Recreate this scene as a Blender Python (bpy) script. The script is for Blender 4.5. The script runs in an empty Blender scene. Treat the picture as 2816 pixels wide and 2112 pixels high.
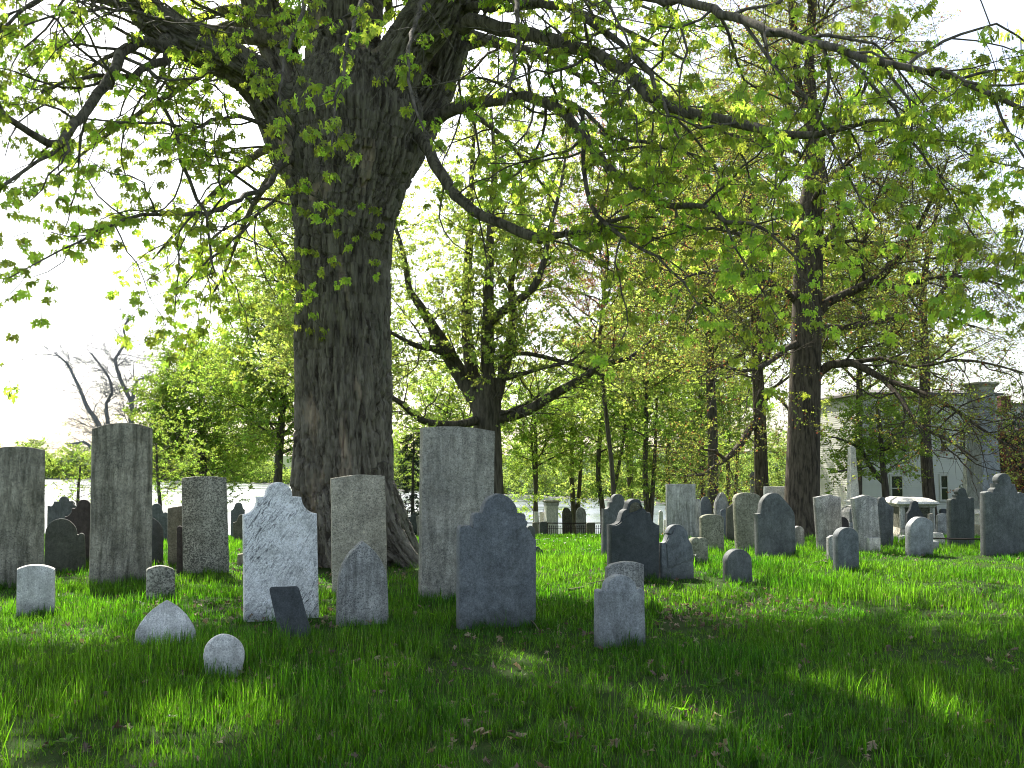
import bpy, math, random
import numpy as np
from mathutils import Vector, Matrix, Euler
R = math.radians
random.seed(7); RNG = np.random.default_rng(7)
SC = bpy.context.scene
COL = SC.collection

# ------------------------------------------------------------------ camera, sky, sun, exposure
F = 2738.0; CX, CY = 1408.0, 1056.0; PITCH = R(4.79); CAMH = 1.3
cam_d = bpy.data.cameras.new('camera'); cam_d.lens = F / 2816 * 36; cam_d.sensor_width = 36
cam_d.clip_start = 0.05; cam_d.clip_end = 6000
cam = bpy.data.objects.new('camera', cam_d); COL.objects.link(cam)
cam.location = (0, 0, CAMH); cam.rotation_euler = (R(90) + PITCH, 0, 0)
SC.camera = cam

SUN_EL, SUN_AZ = R(46), R(-24)          # azimuth from straight ahead (+y), negative = to the left
world = bpy.data.worlds.new('World'); SC.world = world; world.use_nodes = True
wn = world.node_tree; wn.nodes.clear()
sky = wn.nodes.new('ShaderNodeTexSky'); sky.sky_type = 'NISHITA'; sky.sun_disc = False
sky.sun_elevation = SUN_EL; sky.sun_rotation = SUN_AZ
sky.air_density = 1.0; sky.dust_density = 2.4; sky.ozone_density = 0.8
bg = wn.nodes.new('ShaderNodeBackground'); bg.inputs[1].default_value = 0.105
wo = wn.nodes.new('ShaderNodeOutputWorld')
hz_ = wn.nodes.new('ShaderNodeHueSaturation'); hz_.inputs['Saturation'].default_value = .72; hz_.inputs['Value'].default_value = 1.12   # milky spring sky
wn.links.new(sky.outputs[0], hz_.inputs['Color']); wn.links.new(hz_.outputs[0], bg.inputs[0]); wn.links.new(bg.outputs[0], wo.inputs[0])
sun_d = bpy.data.lights.new('sun', 'SUN'); sun_d.energy = 5.0; sun_d.angle = R(0.6); sun_d.color = (1.0, 0.95, 0.86)
sun = bpy.data.objects.new('sun', sun_d); COL.objects.link(sun)
sdir = Vector((math.sin(SUN_AZ) * math.cos(SUN_EL), math.cos(SUN_AZ) * math.cos(SUN_EL), math.sin(SUN_EL)))
sun.rotation_euler = sdir.to_track_quat('Z', 'Y').to_euler()
sun.location = (-20, 40, 60)
SC.view_settings.view_transform = 'Standard'; SC.view_settings.look = 'None'
SC.view_settings.exposure = 1.32; SC.view_settings.gamma = 1.0; SC.view_settings.use_curve_mapping = False
SC.render.engine = 'CYCLES'
cy = SC.cycles
cy.max_bounces = 7; cy.diffuse_bounces = 4; cy.glossy_bounces = 2; cy.transmission_bounces = 4; cy.transparent_max_bounces = 6
cy.volume_bounces = 0
cy.use_denoising = True; cy.filter_width = 1.05
try:
    cy.denoiser = 'OPENIMAGEDENOISE'; cy.denoising_input_passes = 'RGB_ALBEDO_NORMAL'
except Exception:
    pass
cy.sample_clamp_indirect = 6

# ------------------------------------------------------------------ helpers
def hash3(ix, iy, iz, seed):
    h = (ix * 374761393 + iy * 668265263 + iz * 2147483647 + seed * 1274126177) & 0xffffffff
    h = ((h ^ (h >> 13)) * 1274126177) & 0xffffffff
    h = ((h ^ (h >> 16)) * 2246822519) & 0xffffffff
    return ((h ^ (h >> 15)) & 0xffffff) / float(0xffffff)

def noise(p, seed=0):
    """value noise in 0..1 for an N x 3 array"""
    p = np.asarray(p, float)
    i = np.floor(p).astype(np.int64); f = p - i; f = f * f * (3 - 2 * f)
    r = 0
    for dx in (0, 1):
        wx = f[:, 0] if dx else 1 - f[:, 0]
        for dy in (0, 1):
            wy = f[:, 1] if dy else 1 - f[:, 1]
            for dz in (0, 1):
                wz = f[:, 2] if dz else 1 - f[:, 2]
                r = r + wx * wy * wz * hash3(i[:, 0] + dx, i[:, 1] + dy, i[:, 2] + dz, seed)
    return r

def fbm(p, octv=4, seed=0):
    p = np.asarray(p, float); a, t, r = 1.0, 0.0, 0
    for k in range(octv):
        r = r + a * noise(p * (2 ** k) + 17.3 * k, seed + k); t += a; a *= .5
    return r / t

def ray(px, py):
    u, v = (px - CX) / F, (CY - py) / F
    c, s = math.cos(PITCH), math.sin(PITCH)
    return np.array((u, c - v * s, s + v * c))      # per metre of depth along the lens axis

def at(px, py, dep):
    d = ray(px, py)
    d = d / d[1]
    return np.array((0, 0, CAMH)) + d * dep         # dep = distance along +y

GY = np.array([-3000, 0, 10, 14, 21, 27, 32, 36, 45, 60, 75, 88, 100, 112, 140, 4000.])
GZ = np.array([0, 0, 0, -.03, -.25, -.62, -.98, -1.25, -1.83, -2.85, -4.3, -5.25, -5.75, -6.5, -9, -9.])
def shore(az):
    return np.interp(az, [-1.2, -.52, -.40, -.3, -.2, -.1, 0, .1, .2, .35, 1.2], [720, 700, 640, 520, 400, 300, 255, 215, 180, 160, 160.])
def ground_z(x, y):
    x = np.asarray(x, float); y = np.asarray(y, float)
    sh = x.shape; xf, yf = x.ravel(), y.ravel()
    z = (np.interp(yf, GY, GZ) + np.interp(yf - 1.5, GY, GZ) + np.interp(yf + 1.5, GY, GZ)) / 3
    q = np.stack([xf, yf, xf * 0], 1)
    z = z + (fbm(q * .35, 2, 5) - .5) * .09 + (fbm(q * 1.6, 2, 9) - .5) * .035
    r = np.hypot(xf, yf); az = np.arctan2(xf, yf)
    s = shore(az)
    far = np.clip((r - s) / 40, 0, 1)
    hill = -6.3 + far * 1.6 + np.clip((r - s) / 400, 0, 1) * 14 + (fbm(q * .01, 3, 3) - .5) * 10 * far
    z = np.where((r > s - 8) & (yf > 120), hill, z)
    return z.reshape(sh)
def gz(x, y):
    return float(ground_z(np.array([x]), np.array([y]))[0])
def on_ground(px, py, lo=3.0, hi=24.0):
    """the point where the sight line through a pixel meets the lawn"""
    ds = np.linspace(lo, hi, 600); d = ray(px, py); d = d / d[1]
    x = d[0] * ds; z = CAMH + d[2] * ds
    g = ground_z(x, ds); k = int(np.argmax(z < g)) if (z < g).any() else int(np.argmin(np.abs(ds - 19.5)))
    return np.array((x[k], ds[k], g[k]))

def mesh_np(name, V, Fc, smooth=True, mats=(), mi=None):
    """V: n x 3, Fc: list of arrays (m x k)"""
    me = bpy.data.meshes.new(name)
    V = np.asarray(V, np.float32).reshape(-1, 3)
    if isinstance(Fc, np.ndarray): Fc = [Fc]
    Fc = [np.asarray(f, np.int32) for f in Fc if len(f)]
    me.vertices.add(len(V)); me.vertices.foreach_set('co', V.ravel())
    if Fc:
        tot = np.concatenate([np.full(len(f), f.shape[1], np.int32) for f in Fc])
        idx = np.concatenate([f.ravel() for f in Fc])
        me.loops.add(len(idx)); me.loops.foreach_set('vertex_index', idx)
        me.polygons.add(len(tot))
        me.polygons.foreach_set('loop_start', np.concatenate([[0], np.cumsum(tot)[:-1]]).astype(np.int32))
        if mi is not None: me.polygons.foreach_set('material_index', np.asarray(mi, np.int32))
        me.polygons.foreach_set('use_smooth', np.full(len(tot), bool(smooth)))
    for m in mats: me.materials.append(m)
    me.update(calc_edges=True)
    return me

class Acc:
    """collects tubes / quads into one mesh"""
    def __init__(s): s.V = []; s.F4 = []; s.F3 = []; s.n = 0; s.M4 = []; s.M3 = []
    def add(s, V, f4=None, f3=None, m=0):
        V = np.asarray(V, float).reshape(-1, 3)
        if f4 is not None and len(f4): s.F4.append(np.asarray(f4) + s.n); s.M4 += [m] * len(f4)
        if f3 is not None and len(f3): s.F3.append(np.asarray(f3) + s.n); s.M3 += [m] * len(f3)
        s.V.append(V); s.n += len(V)
    def tube(s, P, rad, sides=6, m=0, cap=True, mod=None):
        P = np.asarray(P, float); n = len(P)
        T = np.gradient(P, axis=0); T /= np.linalg.norm(T, axis=1)[:, None] + 1e-9
        up = np.array((0, 0, 1.)) if abs(T[0][2]) < .9 else np.array((1., 0, 0))
        A = np.cross(T[0], up); A /= np.linalg.norm(A)
        th = np.linspace(0, 2 * np.pi, sides, endpoint=False)
        rings = []
        for i in range(n):
            A = A - T[i] * np.dot(A, T[i]); A /= np.linalg.norm(A) + 1e-9
            B = np.cross(T[i], A)
            rr = rad[i] * (np.ones(sides) if mod is None else mod(i, th))
            rings.append(P[i] + (np.cos(th) * rr)[:, None] * A + (np.sin(th) * rr)[:, None] * B)
        V = np.concatenate(rings)
        i = np.arange(n - 1)[:, None] * sides; j = np.arange(sides)[None]; k = (j + 1) % sides
        f4 = np.stack([i + j, i + k, i + sides + k, i + sides + j], -1).reshape(-1, 4)
        f3 = None
        if cap:
            V = np.concatenate([V, [P[-1] + T[-1] * rad[-1] * .6]]); e = (n - 1) * sides
            f3 = np.stack([e + j[0], e + k[0], np.full(sides, n * sides)], -1)
            if cap == 2:
                V = np.concatenate([V, [P[0]]]); f3 = np.concatenate([f3, np.stack([k[0], j[0], np.full(sides, n * sides + 1)], -1)])
        s.add(V, f4, f3, m)
    def box(s, c, h, m=0, rot=None):
        V = np.array([(x, y, z) for x in (-1, 1) for y in (-1, 1) for z in (-1, 1)], float) * h
        if rot is not None: V = V @ np.array(Matrix.Rotation(rot, 3, 'Z')).T
        s.add(V + np.asarray(c, float), [(0, 1, 3, 2), (4, 6, 7, 5), (0, 4, 5, 1), (2, 3, 7, 6), (0, 2, 6, 4), (1, 5, 7, 3)], m=m)
    def mesh(s, name, mats, smooth=True):
        Fs = []; mi = s.M4 + s.M3
        if s.F4: Fs.append(np.concatenate(s.F4))
        if s.F3: Fs.append(np.concatenate(s.F3))
        return mesh_np(name, np.concatenate(s.V), Fs, smooth, mats, mi)

def link(name, me, parent=None, label=None, cat=None, group=None, kind=None, loc=None):
    o = bpy.data.objects.new(name, me); COL.objects.link(o)
    if parent is not None: o.parent = parent
    if label: o['label'] = label
    if cat: o['category'] = cat
    if group: o['group'] = group
    if kind: o['kind'] = kind
    if loc is not None: o.location = loc
    return o

# ------------------------------------------------------------------ materials
def nmat(name):
    m = bpy.data.materials.new(name); m.use_nodes = True; nt = m.node_tree; nt.nodes.clear()
    return m, nt, nt.nodes.new('ShaderNodeOutputMaterial')
def N(nt, typ, **kw):
    n = nt.nodes.new(typ)
    for k, v in kw.items():
        if k.startswith('_'): setattr(n, k[1:], v)
        else:
            key = int(k[1:]) if k[0] == 'i' and k[1:].isdigit() else k
            n.inputs[key].default_value = v
    return n
def L(nt, a, b): nt.links.new(a, b)
def ramp(nt, fac, stops):
    r = nt.nodes.new('ShaderNodeValToRGB'); L(nt, fac, r.inputs[0]); e = r.color_ramp.elements
    while len(e) < len(stops): e.new(.5)
    for k, (p, c) in enumerate(stops):
        e[k].position = p; e[k].color = (*c, 1) if len(c) == 3 else c
    return r.outputs[0]
def noisetex(nt, vec, scale, detail=4, rough=.55, dist=0.):
    n = nt.nodes.new('ShaderNodeTexNoise'); n.inputs['Scale'].default_value = scale; n.inputs['Detail'].default_value = detail
    n.inputs['Roughness'].default_value = rough; n.inputs['Distortion'].default_value = dist
    if vec is not None: L(nt, vec, n.inputs['Vector'])
    return n.outputs['Fac']
def mixc(nt, fac, a, b, mode='MIX'):
    m = nt.nodes.new('ShaderNodeMix'); m.data_type = 'RGBA'; m.blend_type = mode
    for s, v in ((m.inputs[0], fac), (m.inputs[6], a), (m.inputs[7], b)):
        if hasattr(v, 'is_linked'): L(nt, v, s)
        elif isinstance(v, (int, float)): s.default_value = v
        else: s.default_value = (*v, 1)
    return m.outputs[2]
def mth(nt, op, a, b=0., c=None):
    m = nt.nodes.new('ShaderNodeMath'); m.operation = op
    for k, v in enumerate((a, b, c)):
        if v is None: continue
        if hasattr(v, 'is_linked'): L(nt, v, m.inputs[k])
        else: m.inputs[k].default_value = v
    return m.outputs[0]
def mapping(nt, vec, scale=(1, 1, 1), rot=(0, 0, 0)):
    m = nt.nodes.new('ShaderNodeMapping'); m.inputs['Scale'].default_value = scale; m.inputs['Rotation'].default_value = rot
    L(nt, vec, m.inputs['Vector']); return m.outputs[0]
def bump(nt, h, strength, dist=.02):
    b = nt.nodes.new('ShaderNodeBump'); b.inputs['Strength'].default_value = strength; b.inputs['Distance'].default_value = dist
    L(nt, h, b.inputs['Height']); return b.outputs[0]
def principled(nt, out, col, rough=.8, normal=None, spec=.3):
    p = nt.nodes.new('ShaderNodeBsdfPrincipled'); p.inputs['Roughness'].default_value = rough
    p.inputs['Specular IOR Level'].default_value = spec
    if hasattr(col, 'is_linked'): L(nt, col, p.inputs['Base Color'])
    else: p.inputs['Base Color'].default_value = (*col, 1)
    if normal is not None: L(nt, normal, p.inputs['Normal'])
    L(nt, p.outputs[0], out.inputs[0]); return p

def stone_mat(name, c1, c2, dark=(.03, .03, .028), speck=.0, speck_scale=60, streak=0., bumps=.35, rough=.85, lichen=0., foot=.35, slant=0.0, light=0., vein=0.):
    """c1/c2 mottling, dark lichen specks, vertical weather streaks, damp soil stain at the foot"""
    m, nt, out = nmat(name)
    tc = nt.nodes.new('ShaderNodeTexCoord').outputs['Object']; oi = nt.nodes.new('ShaderNodeObjectInfo')
    off = nt.nodes.new('ShaderNodeVectorMath'); off.operation = 'ADD'; L(nt, tc, off.inputs[0])
    sc = nt.nodes.new('ShaderNodeVectorMath'); sc.operation = 'SCALE'; sc.inputs[0].default_value = (37, 11, 53); L(nt, oi.outputs['Random'], sc.inputs['Scale'])
    L(nt, sc.outputs[0], off.inputs[1]); v = off.outputs[0]
    blot = ramp(nt, noisetex(nt, v, 5.5, 6, .72, .8), [(.42, (1.12, 1.12, 1.12)), (.64, (.55, .55, .52))])
    base = mixc(nt, ramp(nt, noisetex(nt, v, 3.2, 6, .65, .6), [(.32, (0, 0, 0)), (.68, (1, 1, 1))]), c1, c2)
    fine = noisetex(nt, v, 85, 4, .85)
    base = mixc(nt, .75, base, ramp(nt, fine, [(.33, (.5, .5, .5)), (.66, (1.7, 1.7, 1.7))]), 'MULTIPLY')
    base = mixc(nt, .6, base, ramp(nt, noisetex(nt, v, 24, 5, .7), [(.32, (.72, .72, .72)), (.68, (1.4, 1.4, 1.38))]), 'MULTIPLY')
    base = mixc(nt, .55, base, blot, 'MULTIPLY')
    if streak:
        sv = mapping(nt, v, (9, 9, 1.1), (0, slant, 0))
        s = ramp(nt, noisetex(nt, sv, 1.6, 5, .7, .4), [(.40, (1, 1, 1)), (.66, (.26, .26, .24))])
        base = mixc(nt, streak, base, s, 'MULTIPLY')
    if light:
        s = ramp(nt, noisetex(nt, v, 14, 6, .8), [(.62, (0, 0, 0)), (.72, (1, 1, 1))])
        base = mixc(nt, mth(nt, 'MULTIPLY', s, light), base, (.42, .44, .40))
    if lichen:
        s = ramp(nt, noisetex(nt, v, 7, 5, .7), [(.6, (0, 0, 0)), (.7, (1, 1, 1))])
        base = mixc(nt, mth(nt, 'MULTIPLY', s, lichen), base, (.17, .18, .09))
    if speck:
        cl = noisetex(nt, v, 2.6, 3, .6)
        vo = nt.nodes.new('ShaderNodeTexVoronoi'); vo.inputs['Scale'].default_value = speck_scale; vo.inputs['Randomness'].default_value = 1
        wv = nt.nodes.new('ShaderNodeVectorMath'); wv.operation = 'ADD'; nz = nt.nodes.new('ShaderNodeTexNoise'); nz.inputs['Scale'].default_value = 55
        L(nt, v, nz.inputs['Vector']); ns = nt.nodes.new('ShaderNodeVectorMath'); ns.operation = 'SCALE'; ns.inputs['Scale'].default_value = .022
        L(nt, nz.outputs['Color'], ns.inputs[0]); L(nt, v, wv.inputs[0]); L(nt, ns.outputs[0], wv.inputs[1]); L(nt, wv.outputs[0], vo.inputs['Vector'])
        r = mth(nt, 'ADD', mth(nt, 'MULTIPLY', cl, .75), speck - .42)
        s1 = mth(nt, 'LESS_THAN', vo.outputs['Distance'], r)
        s2 = ramp(nt, noisetex(nt, v, speck_scale * .8, 4, .75), [(.60 - speck * .25, (0, 0, 0)), (.66 - speck * .22, (1, 1, 1))])
        base = mixc(nt, mth(nt, 'MULTIPLY', ramp(nt, noisetex(nt, v, 110, 2, .6), [(.66, (0, 0, 0)), (.70, (1, 1, 1))]), .45), base, (.75, .74, .70))
        base = mixc(nt, mth(nt, 'MULTIPLY', mth(nt, 'MAXIMUM', mth(nt, 'MULTIPLY', s1, .8), mth(nt, 'MULTIPLY', s2, .6)), .9), base, dark)
    if vein:
        vv = mapping(nt, mapping(nt, v, (1, 1, 1), (0, -.6, 0)), (26, 26, 5))
        s3 = ramp(nt, noisetex(nt, vv, 2.2, 6, .78, .8), [(.52, (0, 0, 0)), (.575, (1, 1, 1))])
        s4 = ramp(nt, noisetex(nt, v, 3, 3), [(.38, (0, 0, 0)), (.6, (1, 1, 1))])
        base = mixc(nt, mth(nt, 'MULTIPLY', mth(nt, 'MULTIPLY', s3, s4), vein), base, (.09, .09, .095))
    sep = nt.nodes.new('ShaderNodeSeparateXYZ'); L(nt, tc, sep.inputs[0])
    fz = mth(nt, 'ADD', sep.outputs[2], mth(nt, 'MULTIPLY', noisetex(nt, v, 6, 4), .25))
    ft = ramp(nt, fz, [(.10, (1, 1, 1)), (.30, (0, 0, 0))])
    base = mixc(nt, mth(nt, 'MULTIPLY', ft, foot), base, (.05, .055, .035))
    h = mth(nt, 'ADD', mth(nt, 'MULTIPLY', fine, .5), noisetex(nt, v, 28, 6, .7))
    principled(nt, out, base, rough, bump(nt, h, bumps, .006), .25)
    return m

M = {}
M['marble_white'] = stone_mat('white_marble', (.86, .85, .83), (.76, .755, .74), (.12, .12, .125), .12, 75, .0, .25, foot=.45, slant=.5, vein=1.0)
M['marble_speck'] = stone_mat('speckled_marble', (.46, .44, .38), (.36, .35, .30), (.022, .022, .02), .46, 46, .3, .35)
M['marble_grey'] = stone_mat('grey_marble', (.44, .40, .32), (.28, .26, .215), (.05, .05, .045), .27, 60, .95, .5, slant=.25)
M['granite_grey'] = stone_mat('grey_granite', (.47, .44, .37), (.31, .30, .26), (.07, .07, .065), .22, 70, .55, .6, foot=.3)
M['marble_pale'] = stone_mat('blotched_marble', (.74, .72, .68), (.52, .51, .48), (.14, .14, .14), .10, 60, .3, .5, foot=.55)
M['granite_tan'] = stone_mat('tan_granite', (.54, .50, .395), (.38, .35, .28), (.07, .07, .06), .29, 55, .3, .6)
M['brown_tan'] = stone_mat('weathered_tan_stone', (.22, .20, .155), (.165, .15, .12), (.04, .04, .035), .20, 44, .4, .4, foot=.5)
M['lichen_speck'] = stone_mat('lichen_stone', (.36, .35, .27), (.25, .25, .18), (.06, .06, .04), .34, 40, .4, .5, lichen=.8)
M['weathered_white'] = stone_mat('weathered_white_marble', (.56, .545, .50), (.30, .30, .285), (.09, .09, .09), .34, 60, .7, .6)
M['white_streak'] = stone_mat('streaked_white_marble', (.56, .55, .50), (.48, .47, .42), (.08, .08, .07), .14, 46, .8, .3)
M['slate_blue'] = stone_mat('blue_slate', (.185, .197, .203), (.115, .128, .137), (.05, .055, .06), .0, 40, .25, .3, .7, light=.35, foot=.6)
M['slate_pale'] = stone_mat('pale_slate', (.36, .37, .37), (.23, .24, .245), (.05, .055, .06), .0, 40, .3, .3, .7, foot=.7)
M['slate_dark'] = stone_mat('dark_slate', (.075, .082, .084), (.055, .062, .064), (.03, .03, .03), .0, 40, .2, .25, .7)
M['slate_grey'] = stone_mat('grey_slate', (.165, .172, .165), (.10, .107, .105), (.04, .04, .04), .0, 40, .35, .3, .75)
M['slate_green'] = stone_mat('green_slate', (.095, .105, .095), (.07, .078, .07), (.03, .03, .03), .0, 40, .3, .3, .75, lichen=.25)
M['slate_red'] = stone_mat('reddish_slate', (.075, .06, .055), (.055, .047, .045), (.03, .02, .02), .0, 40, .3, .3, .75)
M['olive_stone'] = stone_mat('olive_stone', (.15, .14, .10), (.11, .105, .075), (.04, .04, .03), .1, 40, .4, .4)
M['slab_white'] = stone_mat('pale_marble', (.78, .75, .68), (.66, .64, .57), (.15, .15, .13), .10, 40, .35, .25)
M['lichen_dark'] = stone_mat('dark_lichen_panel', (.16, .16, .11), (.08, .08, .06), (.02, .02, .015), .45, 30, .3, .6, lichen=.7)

def simple_mat(name, col, rough=.8, var=.25, scale=8, metal=0., bumps=.2):
    m, nt, out = nmat(name)
    tc = nt.nodes.new('ShaderNodeTexCoord').outputs['Object']
    f = noisetex(nt, tc, scale, 5, .6)
    c = mixc(nt, var, col, ramp(nt, f, [(.3, (.35, .35, .35)), (.7, (1, 1, 1))]), 'MULTIPLY')
    p = principled(nt, out, c, rough, bump(nt, f, bumps, .01)); p.inputs['Metallic'].default_value = metal
    return m
M['iron'] = simple_mat('rusty_iron', (.045, .032, .026), .7, .5, 30)
M['white_paint'] = simple_mat('white_paint', (.58, .565, .50), .6, .12, 3, bumps=.05)
M['clapboard'] = simple_mat('white_clapboard_paint', (.60, .59, .53), .6, .15, 2, bumps=.05)
M['roof'] = simple_mat('grey_roof_shingle', (.16, .15, .14), .85, .5, 14)
M['brick'] = simple_mat('brick_red', (.16, .05, .045), .85, .4, 9)
M['brown_wall'] = simple_mat('brown_wall', (.06, .035, .03), .8, .4, 5)
M['stick'] = simple_mat('dead_wood', (.20, .15, .11), .85, .4, 30)
M['rock'] = simple_mat('shore_rock', (.22, .21, .19), .85, .5, 3)
m, nt, out = nmat('window_glass'); p = principled(nt, out, (.02, .022, .022), .08, None, .6); M['glass'] = m

def leaf_mat(name, refl, trans, var=.35, tw=.55, rough=.5):
    m, nt, out = nmat(name)
    oi = nt.nodes.new('ShaderNodeObjectInfo'); geo = nt.nodes.new('ShaderNodeNewGeometry')
    rnd = mth(nt, 'FRACT', mth(nt, 'ADD', oi.outputs['Random'], mth(nt, 'MULTIPLY', noisetex(nt, geo.outputs['Position'], 2.5, 2), 1.3)))
    k = mth(nt, 'ADD', mth(nt, 'MULTIPLY', rnd, var * 2), 1 - var)
    hs1 = nt.nodes.new('ShaderNodeHueSaturation'); hs1.inputs['Color'].default_value = (*refl, 1); L(nt, k, hs1.inputs['Value'])
    hs2 = nt.nodes.new('ShaderNodeHueSaturation'); hs2.inputs['Color'].default_value = (*trans, 1); L(nt, k, hs2.inputs['Value'])
    hu = mth(nt, 'ADD', mth(nt, 'MULTIPLY', rnd, .04), .48); L(nt, hu, hs1.inputs['Hue']); L(nt, hu, hs2.inputs['Hue'])
    d = nt.nodes.new('ShaderNodeBsdfDiffuse'); t = nt.nodes.new('ShaderNodeBsdfTranslucent'); g = nt.nodes.new('ShaderNodeBsdfGlossy')
    g.inputs['Roughness'].default_value = rough; g.inputs['Color'].default_value = (.9, .95, 1, 1)
    L(nt, hs1.outputs[0], d.inputs[0]); L(nt, hs2.outputs[0], t.inputs[0])
    a = nt.nodes.new('ShaderNodeMixShader'); a.inputs[0].default_value = tw; L(nt, d.outputs[0], a.inputs[1]); L(nt, t.outputs[0], a.inputs[2])
    b = nt.nodes.new('ShaderNodeMixShader'); b.inputs[0].default_value = .025; L(nt, a.outputs[0], b.inputs[1]); L(nt, g.outputs[0], b.inputs[2])
    L(nt, b.outputs[0], out.inputs[0]); return m
M['leaf'] = leaf_mat('maple_leaf', (.08, .13, .018), (.60, .78, .08), .42, .70)
M['catkin'] = leaf_mat('maple_blossom', (.24, .28, .07), (.62, .68, .18), .2)
M['leaf_mid'] = leaf_mat('maple_leaf_distant', (.10, .14, .03), (.62, .76, .13), .35, .62)
M['leaf_lush'] = leaf_mat('young_leaf', (.08, .13, .02), (.46, .64, .08), .4, .6)
M['leaf_bud'] = leaf_mat('oak_bud_leaf', (.13, .17, .035), (.56, .66, .10), .35)
M['leaf_red'] = leaf_mat('red_bud', (.17, .07, .03), (.45, .16, .07), .3)
M['leaf_far'] = leaf_mat('far_leaf', (.10, .135, .035), (.38, .52, .09), .35, .6)
M['needle'] = leaf_mat('spruce_needle', (.022, .04, .018), (.03, .06, .02), .3, .25)

def grass_mat():
    m, nt, out = nmat('grass_blade')
    geo = nt.nodes.new('ShaderNodeNewGeometry'); oi = nt.nodes.new('ShaderNodeObjectInfo')
    tc = nt.nodes.new('ShaderNodeTexCoord').outputs['Object']; sep = nt.nodes.new('ShaderNodeSeparateXYZ'); L(nt, tc, sep.inputs[0])
    big = noisetex(nt, geo.outputs['Position'], .55, 4, .6)
    fine = noisetex(nt, geo.outputs['Position'], 45, 1)
    c1 = mixc(nt, ramp(nt, big, [(.35, (0, 0, 0)), (.65, (1, 1, 1))]), (.025, .082, .006), (.052, .118, .012))
    c1 = mixc(nt, ramp(nt, fine, [(.58, (0, 0, 0)), (.70, (1, 1, 1))]), c1, (.19, .17, .08))
    c1 = mixc(nt, ramp(nt, sep.outputs[2], [(.0, (1, 1, 1)), (.035, (0, 0, 0))]), c1, (.07, .065, .03))
    isl = mth(nt, 'ADD', mth(nt, 'MULTIPLY', mth(nt, 'POWER', geo.outputs['Random Per Island'], 1.6), 1.5), .42)
    hv = nt.nodes.new('ShaderNodeHueSaturation'); L(nt, c1, hv.inputs['Color']); L(nt, isl, hv.inputs['Value']); c1 = hv.outputs[0]
    t1 = mixc(nt, ramp(nt, big, [(.35, (0, 0, 0)), (.65, (1, 1, 1))]), (.085, .33, .006), (.20, .47, .012))
    t1 = mixc(nt, ramp(nt, fine, [(.62, (0, 0, 0)), (.74, (1, 1, 1))]), t1, (.35, .33, .12))
    hv = nt.nodes.new('ShaderNodeHueSaturation'); L(nt, t1, hv.inputs['Color']); L(nt, isl, hv.inputs['Value']); t1 = hv.outputs[0]
    d = nt.nodes.new('ShaderNodeBsdfDiffuse'); t = nt.nodes.new('ShaderNodeBsdfTranslucent'); g = nt.nodes.new('ShaderNodeBsdfGlossy'); g.inputs['Roughness'].default_value = .45
    L(nt, c1, d.inputs[0]); L(nt, t1, t.inputs[0])
    a = nt.nodes.new('ShaderNodeMixShader'); a.inputs[0].default_value = .5; L(nt, d.outputs[0], a.inputs[1]); L(nt, t.outputs[0], a.inputs[2])
    b = nt.nodes.new('ShaderNodeMixShader'); b.inputs[0].default_value = .02; L(nt, a.outputs[0], b.inputs[1]); L(nt, g.outputs[0], b.inputs[2])
    L(nt, b.outputs[0], out.inputs[0]); return m
M['grass'] = grass_mat()
M['straw'] = leaf_mat('dead_leaf_brown', (.26, .19, .125), (.22, .14, .08), .6, .25)

def bark_mat(name, c_ridge, c_groove, patch, bs=.8, moss=.0):
    m, nt, out = nmat(name)
    at_ = nt.nodes.new('ShaderNodeAttribute'); at_.attribute_name = 'barkco'; v = at_.outputs['Vector']
    vv = mapping(nt, v, (1, 1, .16))
    n1 = noisetex(nt, vv, 17, 6, .68, .6); n2 = noisetex(nt, vv, 38, 4, .7)
    c = mixc(nt, ramp(nt, n1, [(.36, (0, 0, 0)), (.56, (1, 1, 1))]), c_groove, c_ridge)
    c = mixc(nt, .55, c, ramp(nt, n2, [(.3, (.4, .4, .4)), (.7, (1, 1, 1))]), 'MULTIPLY')
    big = noisetex(nt, mapping(nt, v, (1, 1, .3)), 2.3, 4, .6)
    c = mixc(nt, ramp(nt, big, [(.60, (0, 0, 0)), (.68, (1, 1, 1))]), c, patch)
    c = mixc(nt, mth(nt, 'MULTIPLY', ramp(nt, big, [(.30, (1, 1, 1)), (.42, (0, 0, 0))]), moss), c, (.07, .09, .05))
    h = mth(nt, 'ADD', n1, mth(nt, 'MULTIPLY', n2, .4))
    principled(nt, out, c, .9, bump(nt, h, bs, .03), .15)
    return m
M['bark'] = bark_mat('maple_bark', (.29, .255, .205), (.07, .057, .045), (.40, .31, .235), 1.0, .3)
def bark_simple(name, c1, c2, scale=14):
    m, nt, out = nmat(name)
    tc = nt.nodes.new('ShaderNodeTexCoord').outputs['Object']
    n1 = noisetex(nt, mapping(nt, tc, (1, 1, .18)), scale, 5, .65)
    c = mixc(nt, ramp(nt, n1, [(.38, (0, 0, 0)), (.6, (1, 1, 1))]), c1, c2)
    principled(nt, out, c, .9, bump(nt, n1, .8, .03), .15); return m
M['bark_limb'] = bark_simple('limb_bark', (.065, .055, .043), (.19, .165, .13), 18)
M['bark_oak'] = bark_simple('oak_bark', (.045, .037, .029), (.14, .115, .085), 16)
M['bark_mid'] = bark_simple('background_bark', (.06, .052, .042), (.145, .125, .10), 9)
M['bark_pale'] = bark_simple('grey_dead_bark', (.20, .20, .22), (.34, .34, .36), 9)
BARK_SLOT = 0

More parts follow.
